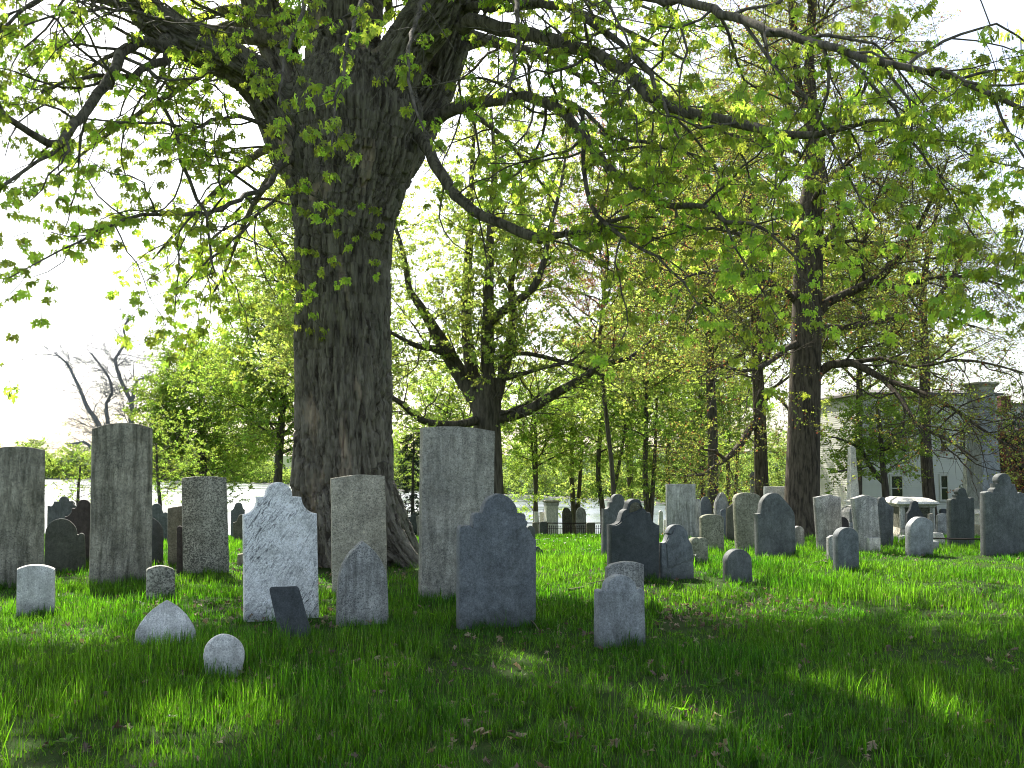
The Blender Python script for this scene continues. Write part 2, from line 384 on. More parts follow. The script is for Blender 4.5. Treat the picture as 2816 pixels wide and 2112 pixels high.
# ------------------------------------------------------------------ ground, water, far shore
def build_ground():
    rr = np.concatenate([[0], np.geomspace(1.2, 130, 190), np.geomspace(135, 3200, 90)])
    aa = np.concatenate([np.linspace(-42, 42, 220), np.linspace(44, 316, 70)]) * math.pi / 180
    RR, AA = np.meshgrid(rr[1:], aa, indexing='ij')
    X, Y = RR * np.sin(AA), RR * np.cos(AA); Z = ground_z(X, Y)
    V = np.concatenate([[[0, 0, gz(0, 0)]], np.stack([X, Y, Z], -1).reshape(-1, 3)])
    na, nr = len(aa), len(rr) - 1
    i = np.arange(nr - 1)[:, None] * na + 1; j = np.arange(na)[None]; k = (j + 1) % na
    f4 = np.stack([i + k, i + j, i + na + j, i + na + k], -1).reshape(-1, 4)[:, ::-1]
    f3 = np.stack([np.zeros(na, int), 1 + j[0], 1 + k[0]], -1)[:, ::-1]
    m, nt, out = nmat('lawn_soil')
    pos = nt.nodes.new('ShaderNodeNewGeometry').outputs['Position']
    n1 = noisetex(nt, pos, 3.5, 5, .6); n2 = noisetex(nt, pos, 60, 4, .7); n0 = noisetex(nt, pos, .25, 3)
    c = mixc(nt, ramp(nt, n1, [(.35, (0, 0, 0)), (.62, (1, 1, 1))]), (.026, .052, .009), (.034, .075, .010))
    c = mixc(nt, ramp(nt, n2, [(.5, (0, 0, 0)), (.68, (1, 1, 1))]), c, (.05, .048, .022))
    c = mixc(nt, .3, c, ramp(nt, n0, [(.3, (.5, .5, .5)), (.7, (1, 1, 1))]), 'MULTIPLY')
    principled(nt, out, c, .95, bump(nt, n2, .6, .02), .1)
    me = mesh_np('ground', V, [f4, f3], True, [m])
    link('ground', me, kind='structure')
build_ground()
def build_water():
    m, nt, out = nmat('river_water')
    pos = nt.nodes.new('ShaderNodeNewGeometry').outputs['Position']
    n1 = noisetex(nt, mapping(nt, pos, (.5, 1.6, 1)), .9, 4, .6); n2 = noisetex(nt, pos, .05, 3)
    rg = ramp(nt, n2, [(.4, (.12, .12, .12)), (.6, (.3, .3, .3))])
    p = principled(nt, out, (.03, .05, .07), .15, bump(nt, n1, .35, .12), .9); L(nt, rg, p.inputs['Roughness'])
    V = [(-3000, 60, -5.72), (3000, 60, -5.72), (3000, 3000, -5.72), (-3000, 3000, -5.72)]
    link('water', mesh_np('water', V, [np.array([[0, 1, 2, 3]])], False, [m]), kind='structure')
build_water()

# ------------------------------------------------------------------ instancing for uncountable stuff
def variant_collection(name, meshes):
    c = bpy.data.collections.new(name)
    for k, me in enumerate(meshes):
        c.objects.link(bpy.data.objects.new('%s_%02d' % (name, k), me))
    ng = bpy.data.node_groups.new(name, 'GeometryNodeTree')
    ng.interface.new_socket('Geometry', in_out='INPUT', socket_type='NodeSocketGeometry')
    ng.interface.new_socket('Geometry', in_out='OUTPUT', socket_type='NodeSocketGeometry')
    gi = ng.nodes.new('NodeGroupInput'); go = ng.nodes.new('NodeGroupOutput')
    ci = ng.nodes.new('GeometryNodeCollectionInfo'); ci.inputs[0].default_value = c
    ci.inputs['Separate Children'].default_value = True; ci.inputs['Reset Children'].default_value = True
    ip = ng.nodes.new('GeometryNodeInstanceOnPoints'); ip.inputs['Pick Instance'].default_value = True
    def na(nm, typ):
        a = ng.nodes.new('GeometryNodeInputNamedAttribute'); a.data_type = typ; a.inputs[0].default_value = nm; return a.outputs[0]
    ng.links.new(gi.outputs[0], ip.inputs['Points']); ng.links.new(ci.outputs[0], ip.inputs['Instance'])
    ng.links.new(na('vidx', 'INT'), ip.inputs['Instance Index'])
    ng.links.new(na('rot', 'FLOAT_VECTOR'), ip.inputs['Rotation']); ng.links.new(na('scl', 'FLOAT_VECTOR'), ip.inputs['Scale'])
    ng.links.new(ip.outputs[0], go.inputs[0])
    return (ng, len(meshes))
def scatter(name, var, P, rot, scl, parent=None, idx=None, **kw):
    P = np.asarray(P, np.float32); n = len(P); ng, nv = var
    me = bpy.data.meshes.new(name); me.vertices.add(n); me.vertices.foreach_set('co', P.ravel())
    scl = np.asarray(scl, np.float32)
    if scl.ndim == 1: scl = np.repeat(scl[:, None], 3, 1)
    me.attributes.new('rot', 'FLOAT_VECTOR', 'POINT').data.foreach_set('vector', np.asarray(rot, np.float32).ravel())
    me.attributes.new('scl', 'FLOAT_VECTOR', 'POINT').data.foreach_set('vector', np.ascontiguousarray(scl).ravel())
    if idx is None: idx = RNG.integers(0, nv, n)
    me.attributes.new('vidx', 'INT', 'POINT').data.foreach_set('value', np.asarray(idx, np.int32))
    me.update()
    o = link(name, me, parent, kind='stuff', **kw)
    md = o.modifiers.new('scatter', 'NODES'); md.node_group = ng
    return o

# ------------------------------------------------------------------ leaves and sprays
def maple_leaf_outline():
    h = [(.04, .0), (.20, -.16), (.44, -.12), (.28, .04), (.22, .12), (.46, .22), (.68, .44), (.45, .42), (.38, .54), (.15, .36), (.18, .60), (.27, .76), (.11, .80), (0, 1.08)]
    return h + [(-x, y) for x, y in h[-2::-1]]
def leaf_geom(size, droop=.35, fold=.3, rng=random):
    o = np.array(maple_leaf_outline()); n = len(o)
    V = np.zeros((n + 1, 3)); V[:n, :2] = o; V[n] = (0, .3, 0)
    V[:, 2] = -fold * np.abs(V[:, 0]) * .8 - droop * V[:, 1] ** 2
    f3 = [(n, i, (i + 1) % n) for i in range(n - 1)] + [(n, n - 1, 0)]
    return V * size, f3
def rotm(ax, ang): return np.array(Matrix.Rotation(ang, 3, Vector(ax)))
def maple_cluster(seed, leaves=True, collect=None):
    rd = random.Random(seed); a = Acc()
    n = rd.randint(6, 9)
    tip = np.array((rd.uniform(-.03, .03), rd.uniform(-.03, .03), -.02))
    a.tube([(0, 0, .10), (0.005, 0, .05), tip], [.0022, .002, .0018], 3, 1)
    for k in range(n):
        az = k * 2.4 + rd.uniform(-.5, .5); pl = rd.uniform(.04, .09)
        d = np.array((math.cos(az), math.sin(az), rd.uniform(-.5, .35))); d /= np.linalg.norm(d)
        q = tip + d * pl; s = rd.uniform(.045, .098)
        a.tube([tip, tip + d * pl * .6 + (0, 0, .008), q], [.0012, .001, .001], 3, 1, cap=False)
        V, f3 = leaf_geom(s, rd.uniform(.2, .6), rd.uniform(.1, .6))
        mt = rotm((0, 0, 1), az - math.pi / 2) @ rotm((1, 0, 0), -rd.uniform(.6, 1.6)) @ rotm((0, 1, 0), rd.uniform(-.6, .6))
        if leaves: a.add(V @ mt.T + q, None, f3, 0)
        if collect is not None: collect.append((mt, q, s))
    for k in range(rd.randint(3, 9)):
        az = rd.uniform(0, 6.28); l = rd.uniform(.04, .09)
        p0 = tip + (math.cos(az) * .012, math.sin(az) * .012, 0); p1 = p0 + (math.cos(az) * .014, math.sin(az) * .014, -l)
        a.tube([p0, (p0 + p1) / 2, p1], [.001, .003, .007], 3, 2)
    return a.mesh('leafy_twig', [M['leaf'], M['bark_limb'], M['catkin']], False)
CL_LEAVES = []
cl_meshes = []
for k in range(8):
    lst = []; cl_meshes.append(maple_cluster(k, True, lst)); CL_LEAVES.append(lst)
V_MAPLE = variant_collection('maple_twig', cl_meshes)
V_MAPLE_BARE = variant_collection('maple_blossom_twig', [maple_cluster(k, False) for k in range(8)])

def spray(seed, Ln, ntw, nleaf, lsize, mats, mi_leaf=(1,), tw=.003, droop=.2, leafshape=0, spread=.9):
    """a twig with side twigs carrying small leaves; slot 0 = bark"""
    rd = random.Random(seed); a = Acc()
    def path(p, d, l, n=4):
        P = [np.array(p, float)]; d = np.array(d, float)
        for _ in range(n):
            d = d + np.array([rd.uniform(-.25, .25), rd.uniform(-.25, .25), rd.uniform(-.2, .2) - droop * .3]); d /= np.linalg.norm(d)
            P.append(P[-1] + d * l / n)
        return np.array(P), d
    P, _ = path((0, 0, 0), (1, 0, 0), Ln)
    a.tube(P, np.linspace(tw, tw * .5, len(P)), 3, 0, cap=False)
    seg = [P]
    for k in range(ntw):
        t = rd.uniform(.1, .95) * (len(P) - 1); i = int(t); p = P[i] + (P[min(i + 1, len(P) - 1)] - P[i]) * (t - i)
        az = rd.uniform(-spread, spread) * 1.2
        d = (math.cos(az), math.sin(az) * rd.choice((-1, 1)), rd.uniform(-.4, .6))
        Q, _ = path(p, d, Ln * rd.uniform(.2, .55), 3); a.tube(Q, np.linspace(tw * .6, tw * .35, len(Q)), 3, 0, cap=False); seg.append(Q)
    for k in range(nleaf):
        Q = rd.choice(seg); t = rd.uniform(.25, 1) * (len(Q) - 1.001); i = int(t); p = Q[i] + (Q[i + 1] - Q[i]) * (t - i)
        s = lsize * rd.uniform(.6, 1.25)
        mt = np.array(Euler((rd.uniform(-1.2, 1.2), rd.uniform(-1.2, 1.2), rd.uniform(0, 6.28))).to_matrix())
        if leafshape == 0:
            V = np.array([(0, 0, 0), (.38, .25, -.08), (.45, .65, -.12), (.12, .55, -.02), (0, 1, -.2), (-.12, .55, -.02), (-.45, .65, -.12), (-.38, .25, -.08)]) * s
            a.add(V @ mt.T + p, [(0, 1, 2, 3), (0, 5, 6, 7)], [(0, 3, 5), (3, 4, 5)], rd.choice(mi_leaf))
        elif leafshape == 1:
            V = np.array([(0, 0, 0), (.32, .5, -.1), (0, 1, -.15), (-.32, .5, -.1)]) * s
            a.add(V @ mt.T + p, [(0, 1, 2, 3)], None, rd.choice(mi_leaf))
    return a.mesh('spray', mats, False)
V_MID = variant_collection('mid_maple_spray', [spray(40 + k, .75, 7, 34, .10, [M['bark_mid'], M['leaf_mid'], M['catkin']], (1, 1, 1, 2), .004) for k in range(6)])
V_LUSH = variant_collection('lush_spray', [spray(60 + k, .9, 8, 44, .12, [M['bark_mid'], M['leaf_lush']], (1,), .005, leafshape=1) for k in range(6)])
V_OAK = variant_collection('oak_bud_spray', [spray(80 + k, .8, 11, 36, .05, [M['bark_oak'], M['leaf_bud'], M['leaf_red']], (1, 1, 1, 1, 1, 1, 1, 2), .0035, leafshape=0) for k in range(6)])
V_RED = variant_collection('red_bud_spray', [spray(100 + k, .8, 10, 34, .055, [M['bark_oak'], M['leaf_bud'], M['leaf_red']], (1, 2, 2), .0035, leafshape=0) for k in range(5)])
V_BARE = variant_collection('bare_twig_spray', [spray(120 + k, 1.1, 14, 0, .1, [M['bark_pale']], (0,), .012, .1) for k in range(5)])
V_NEEDLE = variant_collection('needle_spray', [spray(140 + k, .7, 10, 70, .10, [M['bark_mid'], M['needle']], (1,), .004, .3, leafshape=1) for k in range(4)])
V_FAR = variant_collection('far_foliage_spray', [spray(160 + k, 1.4, 5, 46, .26, [M['bark_mid'], M['leaf_far']], (1,), .01, leafshape=1) for k in range(5)])

# ------------------------------------------------------------------ branch growing
def catmull(P, Rr, step):
    P = np.asarray(P, float); n = len(P); out, rad = [], []
    for i in range(n - 1):
        p0 = P[i - 1] if i else 2 * P[0] - P[1]; p1, p2 = P[i], P[i + 1]; p3 = P[i + 2] if i + 2 < n else 2 * P[-1] - P[-2]
        k = max(1, int(np.linalg.norm(p2 - p1) / step))
        for t in np.linspace(0, 1, k, endpoint=False):
            out.append(.5 * ((2 * p1) + (-p0 + p2) * t + (2 * p0 - 5 * p1 + 4 * p2 - p3) * t * t + (-p0 + 3 * p1 - 3 * p2 + p3) * t ** 3)); rad.append(Rr[i] * (1 - t) + Rr[i + 1] * t)
    out.append(P[-1]); rad.append(Rr[-1])
    return np.array(out), np.array(rad)
def wander(p, d, l, n, gn, up, rd):
    P = [np.array(p, float)]; d = np.array(d, float); d /= np.linalg.norm(d)
    for _ in range(n):
        d = d + np.array([rd.gauss(0, gn), rd.gauss(0, gn), rd.gauss(0, gn) + up]); d /= np.linalg.norm(d)
        P.append(P[-1] + d * l / n)
    return np.array(P), d
class Prm:
    def __init__(s, **k):
        s.gn = .22; s.up = (-.02, -.03, -.05); s.len = (2.2, 1.0, .5); s.every = (.45, .3); s.spray_step = .25; s.rk = .45; s.levels = 2
        s.ang = (.5, 1.1); s.spray_jit = .1; s.flat = .6; s.start = .12
        s.__dict__.update(k)
def sub(acc, sp, P, rad, lvl, prm, rd, start=None):
    """side branches along a path; spray points at the last level"""
    seg = np.linalg.norm(np.diff(P, axis=0), axis=1); tot = seg.sum(); cum = np.concatenate([[0], np.cumsum(seg)])
    s = tot * (prm.start if start is None else start) + rd.random() * prm.every[min(lvl, len(prm.every) - 1)]
    az = rd.uniform(0, 6.28)
    while s < tot:
        i = min(int(np.searchsorted(cum, s)) - 1, len(seg) - 1); i = max(i, 0); t = (s - cum[i]) / (seg[i] + 1e-9)
        p = P[i] + (P[i + 1] - P[i]) * t; r = rad[i] + (rad[i + 1] - rad[i]) * t
        T = (P[i + 1] - P[i]) / (seg[i] + 1e-9)
        a = np.cross(T, (0, 0, 1)); a = a / (np.linalg.norm(a) + 1e-6) if np.linalg.norm(a) > .1 else np.array((1., 0, 0)); b = np.cross(a, T)
        az += 2.4 + rd.uniform(-.6, .6); side = a * math.cos(az) + b * math.sin(az) * prm.flat
        th = rd.uniform(*prm.ang); d = T * math.cos(th) + side * math.sin(th)
        l = prm.len[lvl] * rd.uniform(.55, 1.25) * (1 - .45 * s / tot)
        r0 = min(r * .6, prm.rk * l * .022 + .0015)
        n = max(3, int(l / .18)) if lvl < 2 else 3
        Q, dl = wander(p, d, l, min(n, 9), prm.gn, prm.up[lvl], rd)
        rq = np.linspace(r0, max(.002, r0 * .3), len(Q))
        acc.tube(Q, rq, 5 if lvl == 0 else 3, 0, cap=False)
        if lvl + 1 < prm.levels: sub(acc, sp, Q, rq, lvl + 1, prm, rd, .15)
        else: leafpts(sp, Q, prm, rd)
        s += prm.every[min(lvl, len(prm.every) - 1)] * rd.uniform(.6, 1.4)
def leafpts(sp, Q, prm, rd, start=.25):
    seg = np.linalg.norm(np.diff(Q, axis=0), axis=1); tot = seg.sum(); cum = np.concatenate([[0], np.cumsum(seg)])
    s = tot * start
    while s <= tot * 1.0001:
        i = max(0, min(int(np.searchsorted(cum, s)) - 1, len(seg) - 1)); p = Q[i] + (Q[i + 1] - Q[i]) * ((s - cum[i]) / (seg[i] + 1e-9))
        T = Q[i + 1] - Q[i]
        sp.append((p + np.array([rd.gauss(0, prm.spray_jit) for _ in range(3)]) * .5, math.atan2(T[1], T[0]) + rd.uniform(-.9, .9), math.atan2(T[2], math.hypot(T[0], T[1]))))
        s += prm.spray_step * rd.uniform(.7, 1.3)

def pxlimb(pts, sx=1.0, step=.25):
    """control points (px, py, depth, radius in px) -> path and radii in metres"""
    P = [at(p[0] * sx, p[1] * sx, p[2]) for p in pts]
    rr = [p[3] * sx / F * p[2] for p in pts]
    return catmull(P, rr, step)

# ------------------------------------------------------------------ the big maple
D = 1.2731
TX, TY = float(at(946, 1100, 14)[0]), 14.0
def big_maple():
    root = bpy.data.objects.new('maple_tree', None); COL.objects.link(root); root.location = (TX, TY, gz(TX, TY))
    root['label'] = 'massive old maple with thick furrowed trunk and spreading limbs behind the white marble gravestone'; root['category'] = 'tree'
    off = np.array(root.location)
    tr = Acc()
    def zr(yy): return float(at(946, yy, 14)[2])
    prof = [(-.4, .80, 946), (0.0, .74, 948), (.35, .70, 950), (.8, .675, 950), (1.4, .67, 949), (2.6, .675, 946), (3.6, .66, 942), (4.5, .68, 942), (5.1, .78, 950), (5.7, .90, 962), (6.3, .98, 968), (7.0, .80, 968)]
    P = [np.array((at(c, 1100, 14)[0], 14.0, z)) for z, r, c in prof]
    Pc, rc = catmull(P, [r for z, r, c in prof], .12)
    def mod(i, th):
        z = Pc[i][2]; k = max(0, 1 - z / 1.6)
        return 1 + (.045 + .10 * k) * np.cos(3 * th + .6) + (.03 + .09 * k) * np.cos(5 * th + 1.7 + z * .2) + .025 * np.cos(8 * th + z * .5)
    tr.tube(Pc, rc, 48, mod=mod, cap=2)
    skel = [(Pc, rc)]
    roots = [((.34, -.15, 1.25), (.60, -.25, .55), (.92, -.35, .08), (1.4, -.5, -.3)), ((-.34, -.2, .8), (-.5, -.35, .25), (-.85, -.6, -.1), (-1.3, -.9, -.35)),
             ((.0, -.45, .9), (.1, -.85, .25), (.25, -1.25, -.15)), ((-.3, .4, 1.), (-.6, .9, .1), (-.8, 1.3, -.3)), ((.4, .4, 1.), (.8, .9, .1), (1., 1.2, -.3))]
    for rt in roots:
        Q = [np.array((TX, TY, 0)) + np.array(q) for q in rt]; Q, rq = catmull(Q, np.linspace(.30, .12, len(rt)), .12)
        tr.tube(Q, rq, 16, cap=2); skel.append((Q, rq))
    big = [   # (disp x, disp y, depth, radius)
        [(690, 400, 14, 60), (640, 320, 13.95, 62), (602, 240, 13.8, 56), (552, 172, 13.5, 50), (478, 122, 13.1, 47), (400, 88, 12.7, 44), (335, 45, 12.4, 42), (290, -10, 12.2, 38), (245, -90, 12, 35), (190, -220, 11.8, 30)],
        [(700, 330, 14.1, 60), (650, 230, 14.2, 44), (610, 130, 14.4, 42), (568, 20, 14.6, 44), (536, -100, 14.8, 42), (520, -260, 15, 42)],
        [(745, 380, 14, 90), (742, 250, 14, 92), (742, 120, 14, 84), (747, 0, 14, 86), (752, -140, 14, 78), (770, -320, 14, 75), (790, -520, 14, 55)],
        [(790, 340, 13.9, 75), (835, 200, 13.7, 62), (882, 100, 13.5, 58), (940, 20, 13.3, 62), (992, -80, 13.1, 56), (1040, -230, 12.9, 52), (1100, -400, 12.7, 40)],
        [(830, 380, 14.1, 62), (885, 290, 14.2, 55), (932, 215, 14.3, 46), (960, 145, 14.3, 42), (988, 70, 14.2, 38), (1010, 0, 14.1, 34), (1060, -130, 14, 28)],
    ]
    for b in big:
        Q, rq = pxlimb(b, D, .15); tr.tube(Q, rq, 24, cap=2); skel.append((Q, rq))
    me = tr.mesh('trunk_rough', [M['bark']])
    tmp = bpy.data.objects.new('tmp', me); COL.objects.link(tmp)
    md = tmp.modifiers.new('r', 'REMESH'); md.mode = 'VOXEL'; md.voxel_size = .02
    dg = bpy.context.evaluated_depsgraph_get()
    me2 = bpy.data.meshes.new_from_object(tmp.evaluated_get(dg)); bpy.data.objects.remove(tmp)
    n = len(me2.vertices); co = np.empty(n * 3, np.float32); me2.vertices.foreach_get('co', co); co = co.reshape(-1, 3).astype(float)
    ed = np.empty(len(me2.edges) * 2, np.int32); me2.edges.foreach_get('vertices', ed); ed = ed.reshape(-1, 2)
    deg = np.bincount(ed.ravel(), minlength=n)[:, None]
    for it in range(10):                      # relax the crotches
        s = np.zeros_like(co)
        for a in range(3):
            s[:, a] = np.bincount(ed[:, 0], co[ed[:, 1], a], n) + np.bincount(ed[:, 1], co[ed[:, 0], a], n)
        co = co * .45 + .55 * s / np.maximum(deg, 1)
    me2.vertices.foreach_set('co', co.astype(np.float32).ravel()); me2.update()
    nr = np.empty(n * 3, np.float32); me2.vertices.foreach_get('normal', nr); nr = nr.reshape(-1, 3).astype(float)
    # bark coordinates that follow the nearest limb
    bestd = np.full(n, 1e9); bc = np.zeros((n, 3))
    for si, (Q, rq) in enumerate(skel):
        cum = np.concatenate([[0], np.cumsum(np.linalg.norm(np.diff(Q, axis=0), axis=1))])
        for i in range(0, len(Q) - 1):
            a, b = Q[i], Q[i + 1]; ab = b - a; l = np.linalg.norm(ab)
            if l < 1e-6: continue
            t = np.clip(((co - a) @ ab) / (l * l), 0, 1); c = a + t[:, None] * ab
            dd = np.linalg.norm(co - c, axis=1) - rq[i] * .9
            k = dd < bestd
            T = ab / l; u = np.cross(T, (0, 1., 0)); u /= np.linalg.norm(u) + 1e-9; w = np.cross(T, u)
            off2 = co[k] - c[k]; q = np.linalg.norm(off2, axis=1)[:, None] + 1e-9; off2 = off2 / q * rq[i]
            bc[k] = np.stack([off2 @ u + si * .0, off2 @ w, cum[i] + t[k] * l], 1); bestd[k] = dd[k]
    q = bc.copy(); wob = (fbm(bc * (1.2, 1.2, .8), 2, 21) - .5) * .5
    q[:, 0] += wob; q[:, 1] += wob * .6
    q = q @ np.array([[.8, -.6, .0], [.6, .8, .0], [.0, .0, 1.]]); q[:, 2] += 1.8 * fbm(bc * (3.5, 3.5, .6) + 9, 3, 71) + .5 * fbm(bc * (14, 14, 2), 2, 72); q[:, :2] += (fbm(bc * (5, 5, 1.5), 2, 73)[:, None] - .5) * .12
    g1 = fbm(q * (12, 12, 1.0), 3, 31); g2 = fbm(q * (22, 22, 5), 2, 41)
    furrow = np.clip(1 - np.abs(g1 - .5) * 9, 0, 1) ** 1.2
    plate = np.clip(1 - np.abs(g2 - .5) * 8, 0, 1)
    lump = fbm(bc * (2.2, 2.2, .7), 2, 51) - .5
    sz = np.clip(1.2 - np.maximum(0, bc[:, 2] - 8) * .1, .35, 1.2)
    disp = (-.065 * furrow - .024 * plate + .06 * lump + .012 * (fbm(q * (30, 30, 6), 2, 61) - .5)) * sz
    co = co + nr * disp[:, None] - off
    me2.vertices.foreach_set('co', co.astype(np.float32).ravel())
    me2.attributes.new('barkco', 'FLOAT_VECTOR', 'POINT').data.foreach_set('vector', bc.astype(np.float32).ravel())
    me2.polygons.foreach_set('use_smooth', np.ones(len(me2.polygons), bool))
    me2.materials.clear(); me2.materials.append(M['bark']); me2.update(); me2.name = 'trunk'
    link('trunk', me2, root)
    # limbs traced in space; each with its own side branches
    limbs = [
        [(1000, 60, 13.3, 20), (1019, 46, 13.1, 18), (1079, 60, 12.8, 17), (1132, 71, 12.4, 16), (1203, 92, 11.9, 16), (1292, 121, 11.3, 15), (1363, 163, 10.8, 15), (1399, 206, 10.5, 14), (1492, 245, 10, 13), (1569, 262, 9.6, 12), (1640, 283, 9.2, 11), (1728, 295, 8.8, 9), (1800, 283, 8.5, 7), (1880, 262, 8.2, 4), (1960, 262, 8, 2)],
        [(930, 262, 14.1, 20), (966, 241, 13.9, 15), (1062, 216, 13.3, 13), (1132, 209, 12.7, 12), (1168, 216, 12.4, 12), (1221, 248, 12, 11), (1257, 294, 11.7, 10), (1310, 355, 11.2, 9), (1381, 408, 10.7, 8), (1452, 443, 10.3, 7), (1523, 447, 10, 6), (1569, 475, 9.7, 5), (1622, 479, 9.4, 4), (1693, 525, 9, 3), (1750, 590, 8.8, 2)],
        [(915, 300, 13.7, 18), (930, 330, 13.4, 13), (955, 380, 13, 13), (1002, 440, 12.6, 12), (1062, 475, 12.2, 11), (1126, 500, 11.9, 11), (1168, 518, 11.7, 9), (1221, 508, 11.5, 7), (1292, 486, 11.2, 6), (1363, 468, 11, 4), (1420, 470, 10.8, 2)],
        [(1221, 248, 12, 6), (1232, 227, 11.8, 5), (1264, 245, 11.6, 5), (1310, 284, 11.4, 4), (1381, 308, 11, 4), (1460, 320, 10.6, 2.5), (1540, 350, 10.3, 2)],
        [(1258, 240, 11.6, 5), (1260, 301, 11.5, 5), (1261, 373, 11.4, 5), (1275, 436, 11.2, 5), (1310, 486, 10.9, 5), (1363, 525, 10.6, 4), (1417, 553, 10.3, 3), (1480, 610, 10, 2.5), (1520, 680, 9.8, 1.5)],
        [(1000, 30, 13.5, 14), (1026, 14, 13.1, 10), (1097, 18, 12.6, 9), (1168, 11, 12.1, 9), (1239, 21, 11.6, 8), (1282, 53, 11.3, 8), (1328, 82, 11, 7), (1363, 117, 10.7, 6), (1420, 190, 10.3, 5), (1450, 270, 10, 3), (1490, 340, 9.8, 2)],
        [(1040, -160, 12.5, 16), (1200, -100, 11.2, 12), (1381, -10, 9.9, 10), (1492, 5, 9.3, 10), (1604, 46, 8.6, 10), (1693, 75, 8.1, 10), (1782, 92, 7.7, 9), (1853, 121, 7.4, 9), (1959, 142, 7.1, 8), (2048, 167, 6.9, 7), (2137, 199, 6.7, 6), (2212, 238, 6.5, 5), (2300, 290, 6.3, 3)],
        [(1782, 92, 7.7, 5), (1860, 150, 7.6, 4), (1930, 240, 7.5, 4), (1990, 330, 7.4, 3), (2050, 420, 7.3, 2), (2110, 520, 7.2, 1.5)],
        [(1959, 142, 7.1, 4), (2010, 110, 7.3, 4), (2080, 70, 7.4, 3), (2150, 60, 7.5, 2.5), (2240, 110, 7.5, 2)],
        [(1604, 46, 8.6, 4), (1660, 120, 8.4, 3.5), (1740, 210, 8.1, 3.5), (1800, 300, 7.9, 3), (1840, 400, 7.8, 2.5), (1900, 480, 7.7, 1.5)],
        [(370, 70, 12.6, 18), (352, 100, 12.2, 15), (309, 90, 11.6, 13), (262, 115, 11, 12), (236, 165, 10.6, 12), (200, 220, 10.2, 11), (160, 265, 9.8, 11), (135, 310, 9.5, 10), (106, 312, 9.3, 9), (65, 285, 9.1, 8), (0, 245, 8.8, 7), (-80, 200, 8.5, 5)],
        [(380, 85, 12.5, 12), (352, 130, 12, 10), (320, 140, 11.6, 9), (285, 165, 11.2, 6), (230, 160, 10.8, 5), (150, 175, 10.3, 4), (90, 200, 10, 2.5)],
        [(135, 310, 9.5, 6), (85, 350, 9.2, 4), (30, 385, 9, 4), (-30, 430, 8.8, 3)],
        [(640, 340, 13.6, 10), (600, 362, 13.2, 8), (575, 405, 12.7, 6), (533, 422, 12.2, 5.5), (479, 451, 11.7, 5), (430, 462, 11.2, 5), (373, 462, 10.7, 4.5), (309, 465, 10.2, 4), (266, 479, 9.9, 3.5), (178, 518, 9.3, 2.5), (90, 565, 8.9, 1.8), (20, 600, 8.7, 1.2)],
        [(263, 150, 11, 4), (333, 200, 11.2, 4), (383, 284, 11.3, 4), (391, 348, 11.3, 4), (408, 383, 11.3, 4), (426, 430, 11.3, 4), (447, 462, 11.2, 3.5), (451, 533, 11, 3), (465, 590, 10.8, 2)],
        [(610, 300, 13.3, 6), (560, 265, 12.9, 5), (500, 252, 12.4, 4), (460, 262, 12, 4), (420, 278, 11.5, 3.5), (350, 268, 10.9, 3), (250, 262, 10.3, 2.5), (150, 255, 9.9, 1.5)],
        [(635, 405, 13.5, 5), (580, 440, 12.9, 4), (520, 500, 12.3, 3), (455, 560, 11.8, 2.5), (380, 640, 11.3, 1.5)],
        [(520, 110, 12.9, 6), (450, 60, 12, 5), (350, 40, 10.8, 4), (250, 20, 9.9, 3.5), (140, 30, 9.2, 3), (40, 60, 8.8, 2)],
        [(290, 0, 12.1, 8), (220, -40, 10.8, 7), (130, -30, 9.7, 5), (40, 30, 9, 4), (-40, 120, 8.6, 3)],
        # boughs that come forward, over the bole
        [(760, -200, 13, 14), (720, -160, 11, 9), (680, -60, 9.4, 6), (650, 40, 8.4, 4.5), (620, 130, 7.9, 3.5), (600, 210, 7.7, 2.5), (640, 290, 7.6, 1.5)],
        [(800, -200, 13, 14), (820, -140, 11, 9), (800, -40, 9.2, 6), (760, 60, 8.2, 4.5), (740, 160, 7.7, 3.5), (720, 250, 7.5, 2.5), (715, 370, 7.4, 1.5)],
        [(960, -100, 13, 12), (940, -60, 11.3, 8), (900, 40, 9.6, 5), (880, 140, 8.8, 4), (900, 240, 8.4, 3), (930, 300, 8.2, 2), (960, 330, 8.1, 1.5)],
        [(1060, -120, 12.6, 10), (1100, -60, 11, 7), (1120, 40, 9.8, 5), (1110, 140, 9.2, 3.5), (1090, 230, 9, 2)],
    ]
    prm = Prm(gn=.26, up=(-.06, -.05, -.06), len=(2.0, .85, .4), every=(.38, .24), spray_step=.22, rk=.5, levels=2, ang=(.5, 1.25), spray_jit=.10, flat=.9, start=.08)
    sp = []; rd = random.Random(11)
    for li, b in enumerate(limbs):
        a = Acc(); Q, rq = pxlimb(b, D, .18)
        Q[1:-1] += np.array([[rd.gauss(0, .012) for _ in range(3)] for _ in range(len(Q) - 2)])
        a.tube(Q, rq, 10)
        front = li >= len(limbs) - 4
        p2 = prm
        if front: p2 = Prm(**{**prm.__dict__, 'len': (.8, .4, .3), 'every': (.3, .25), 'start': .3})
        sub(a, sp, Q, rq, 0, p2, rd, .3 if front else .14)
        leafpts(sp, Q[-len(Q) // 3:], prm, rd)
        a.V = [v - off for v in a.V]
        link('limb', a.mesh('limb', [M['bark_limb']]), root)
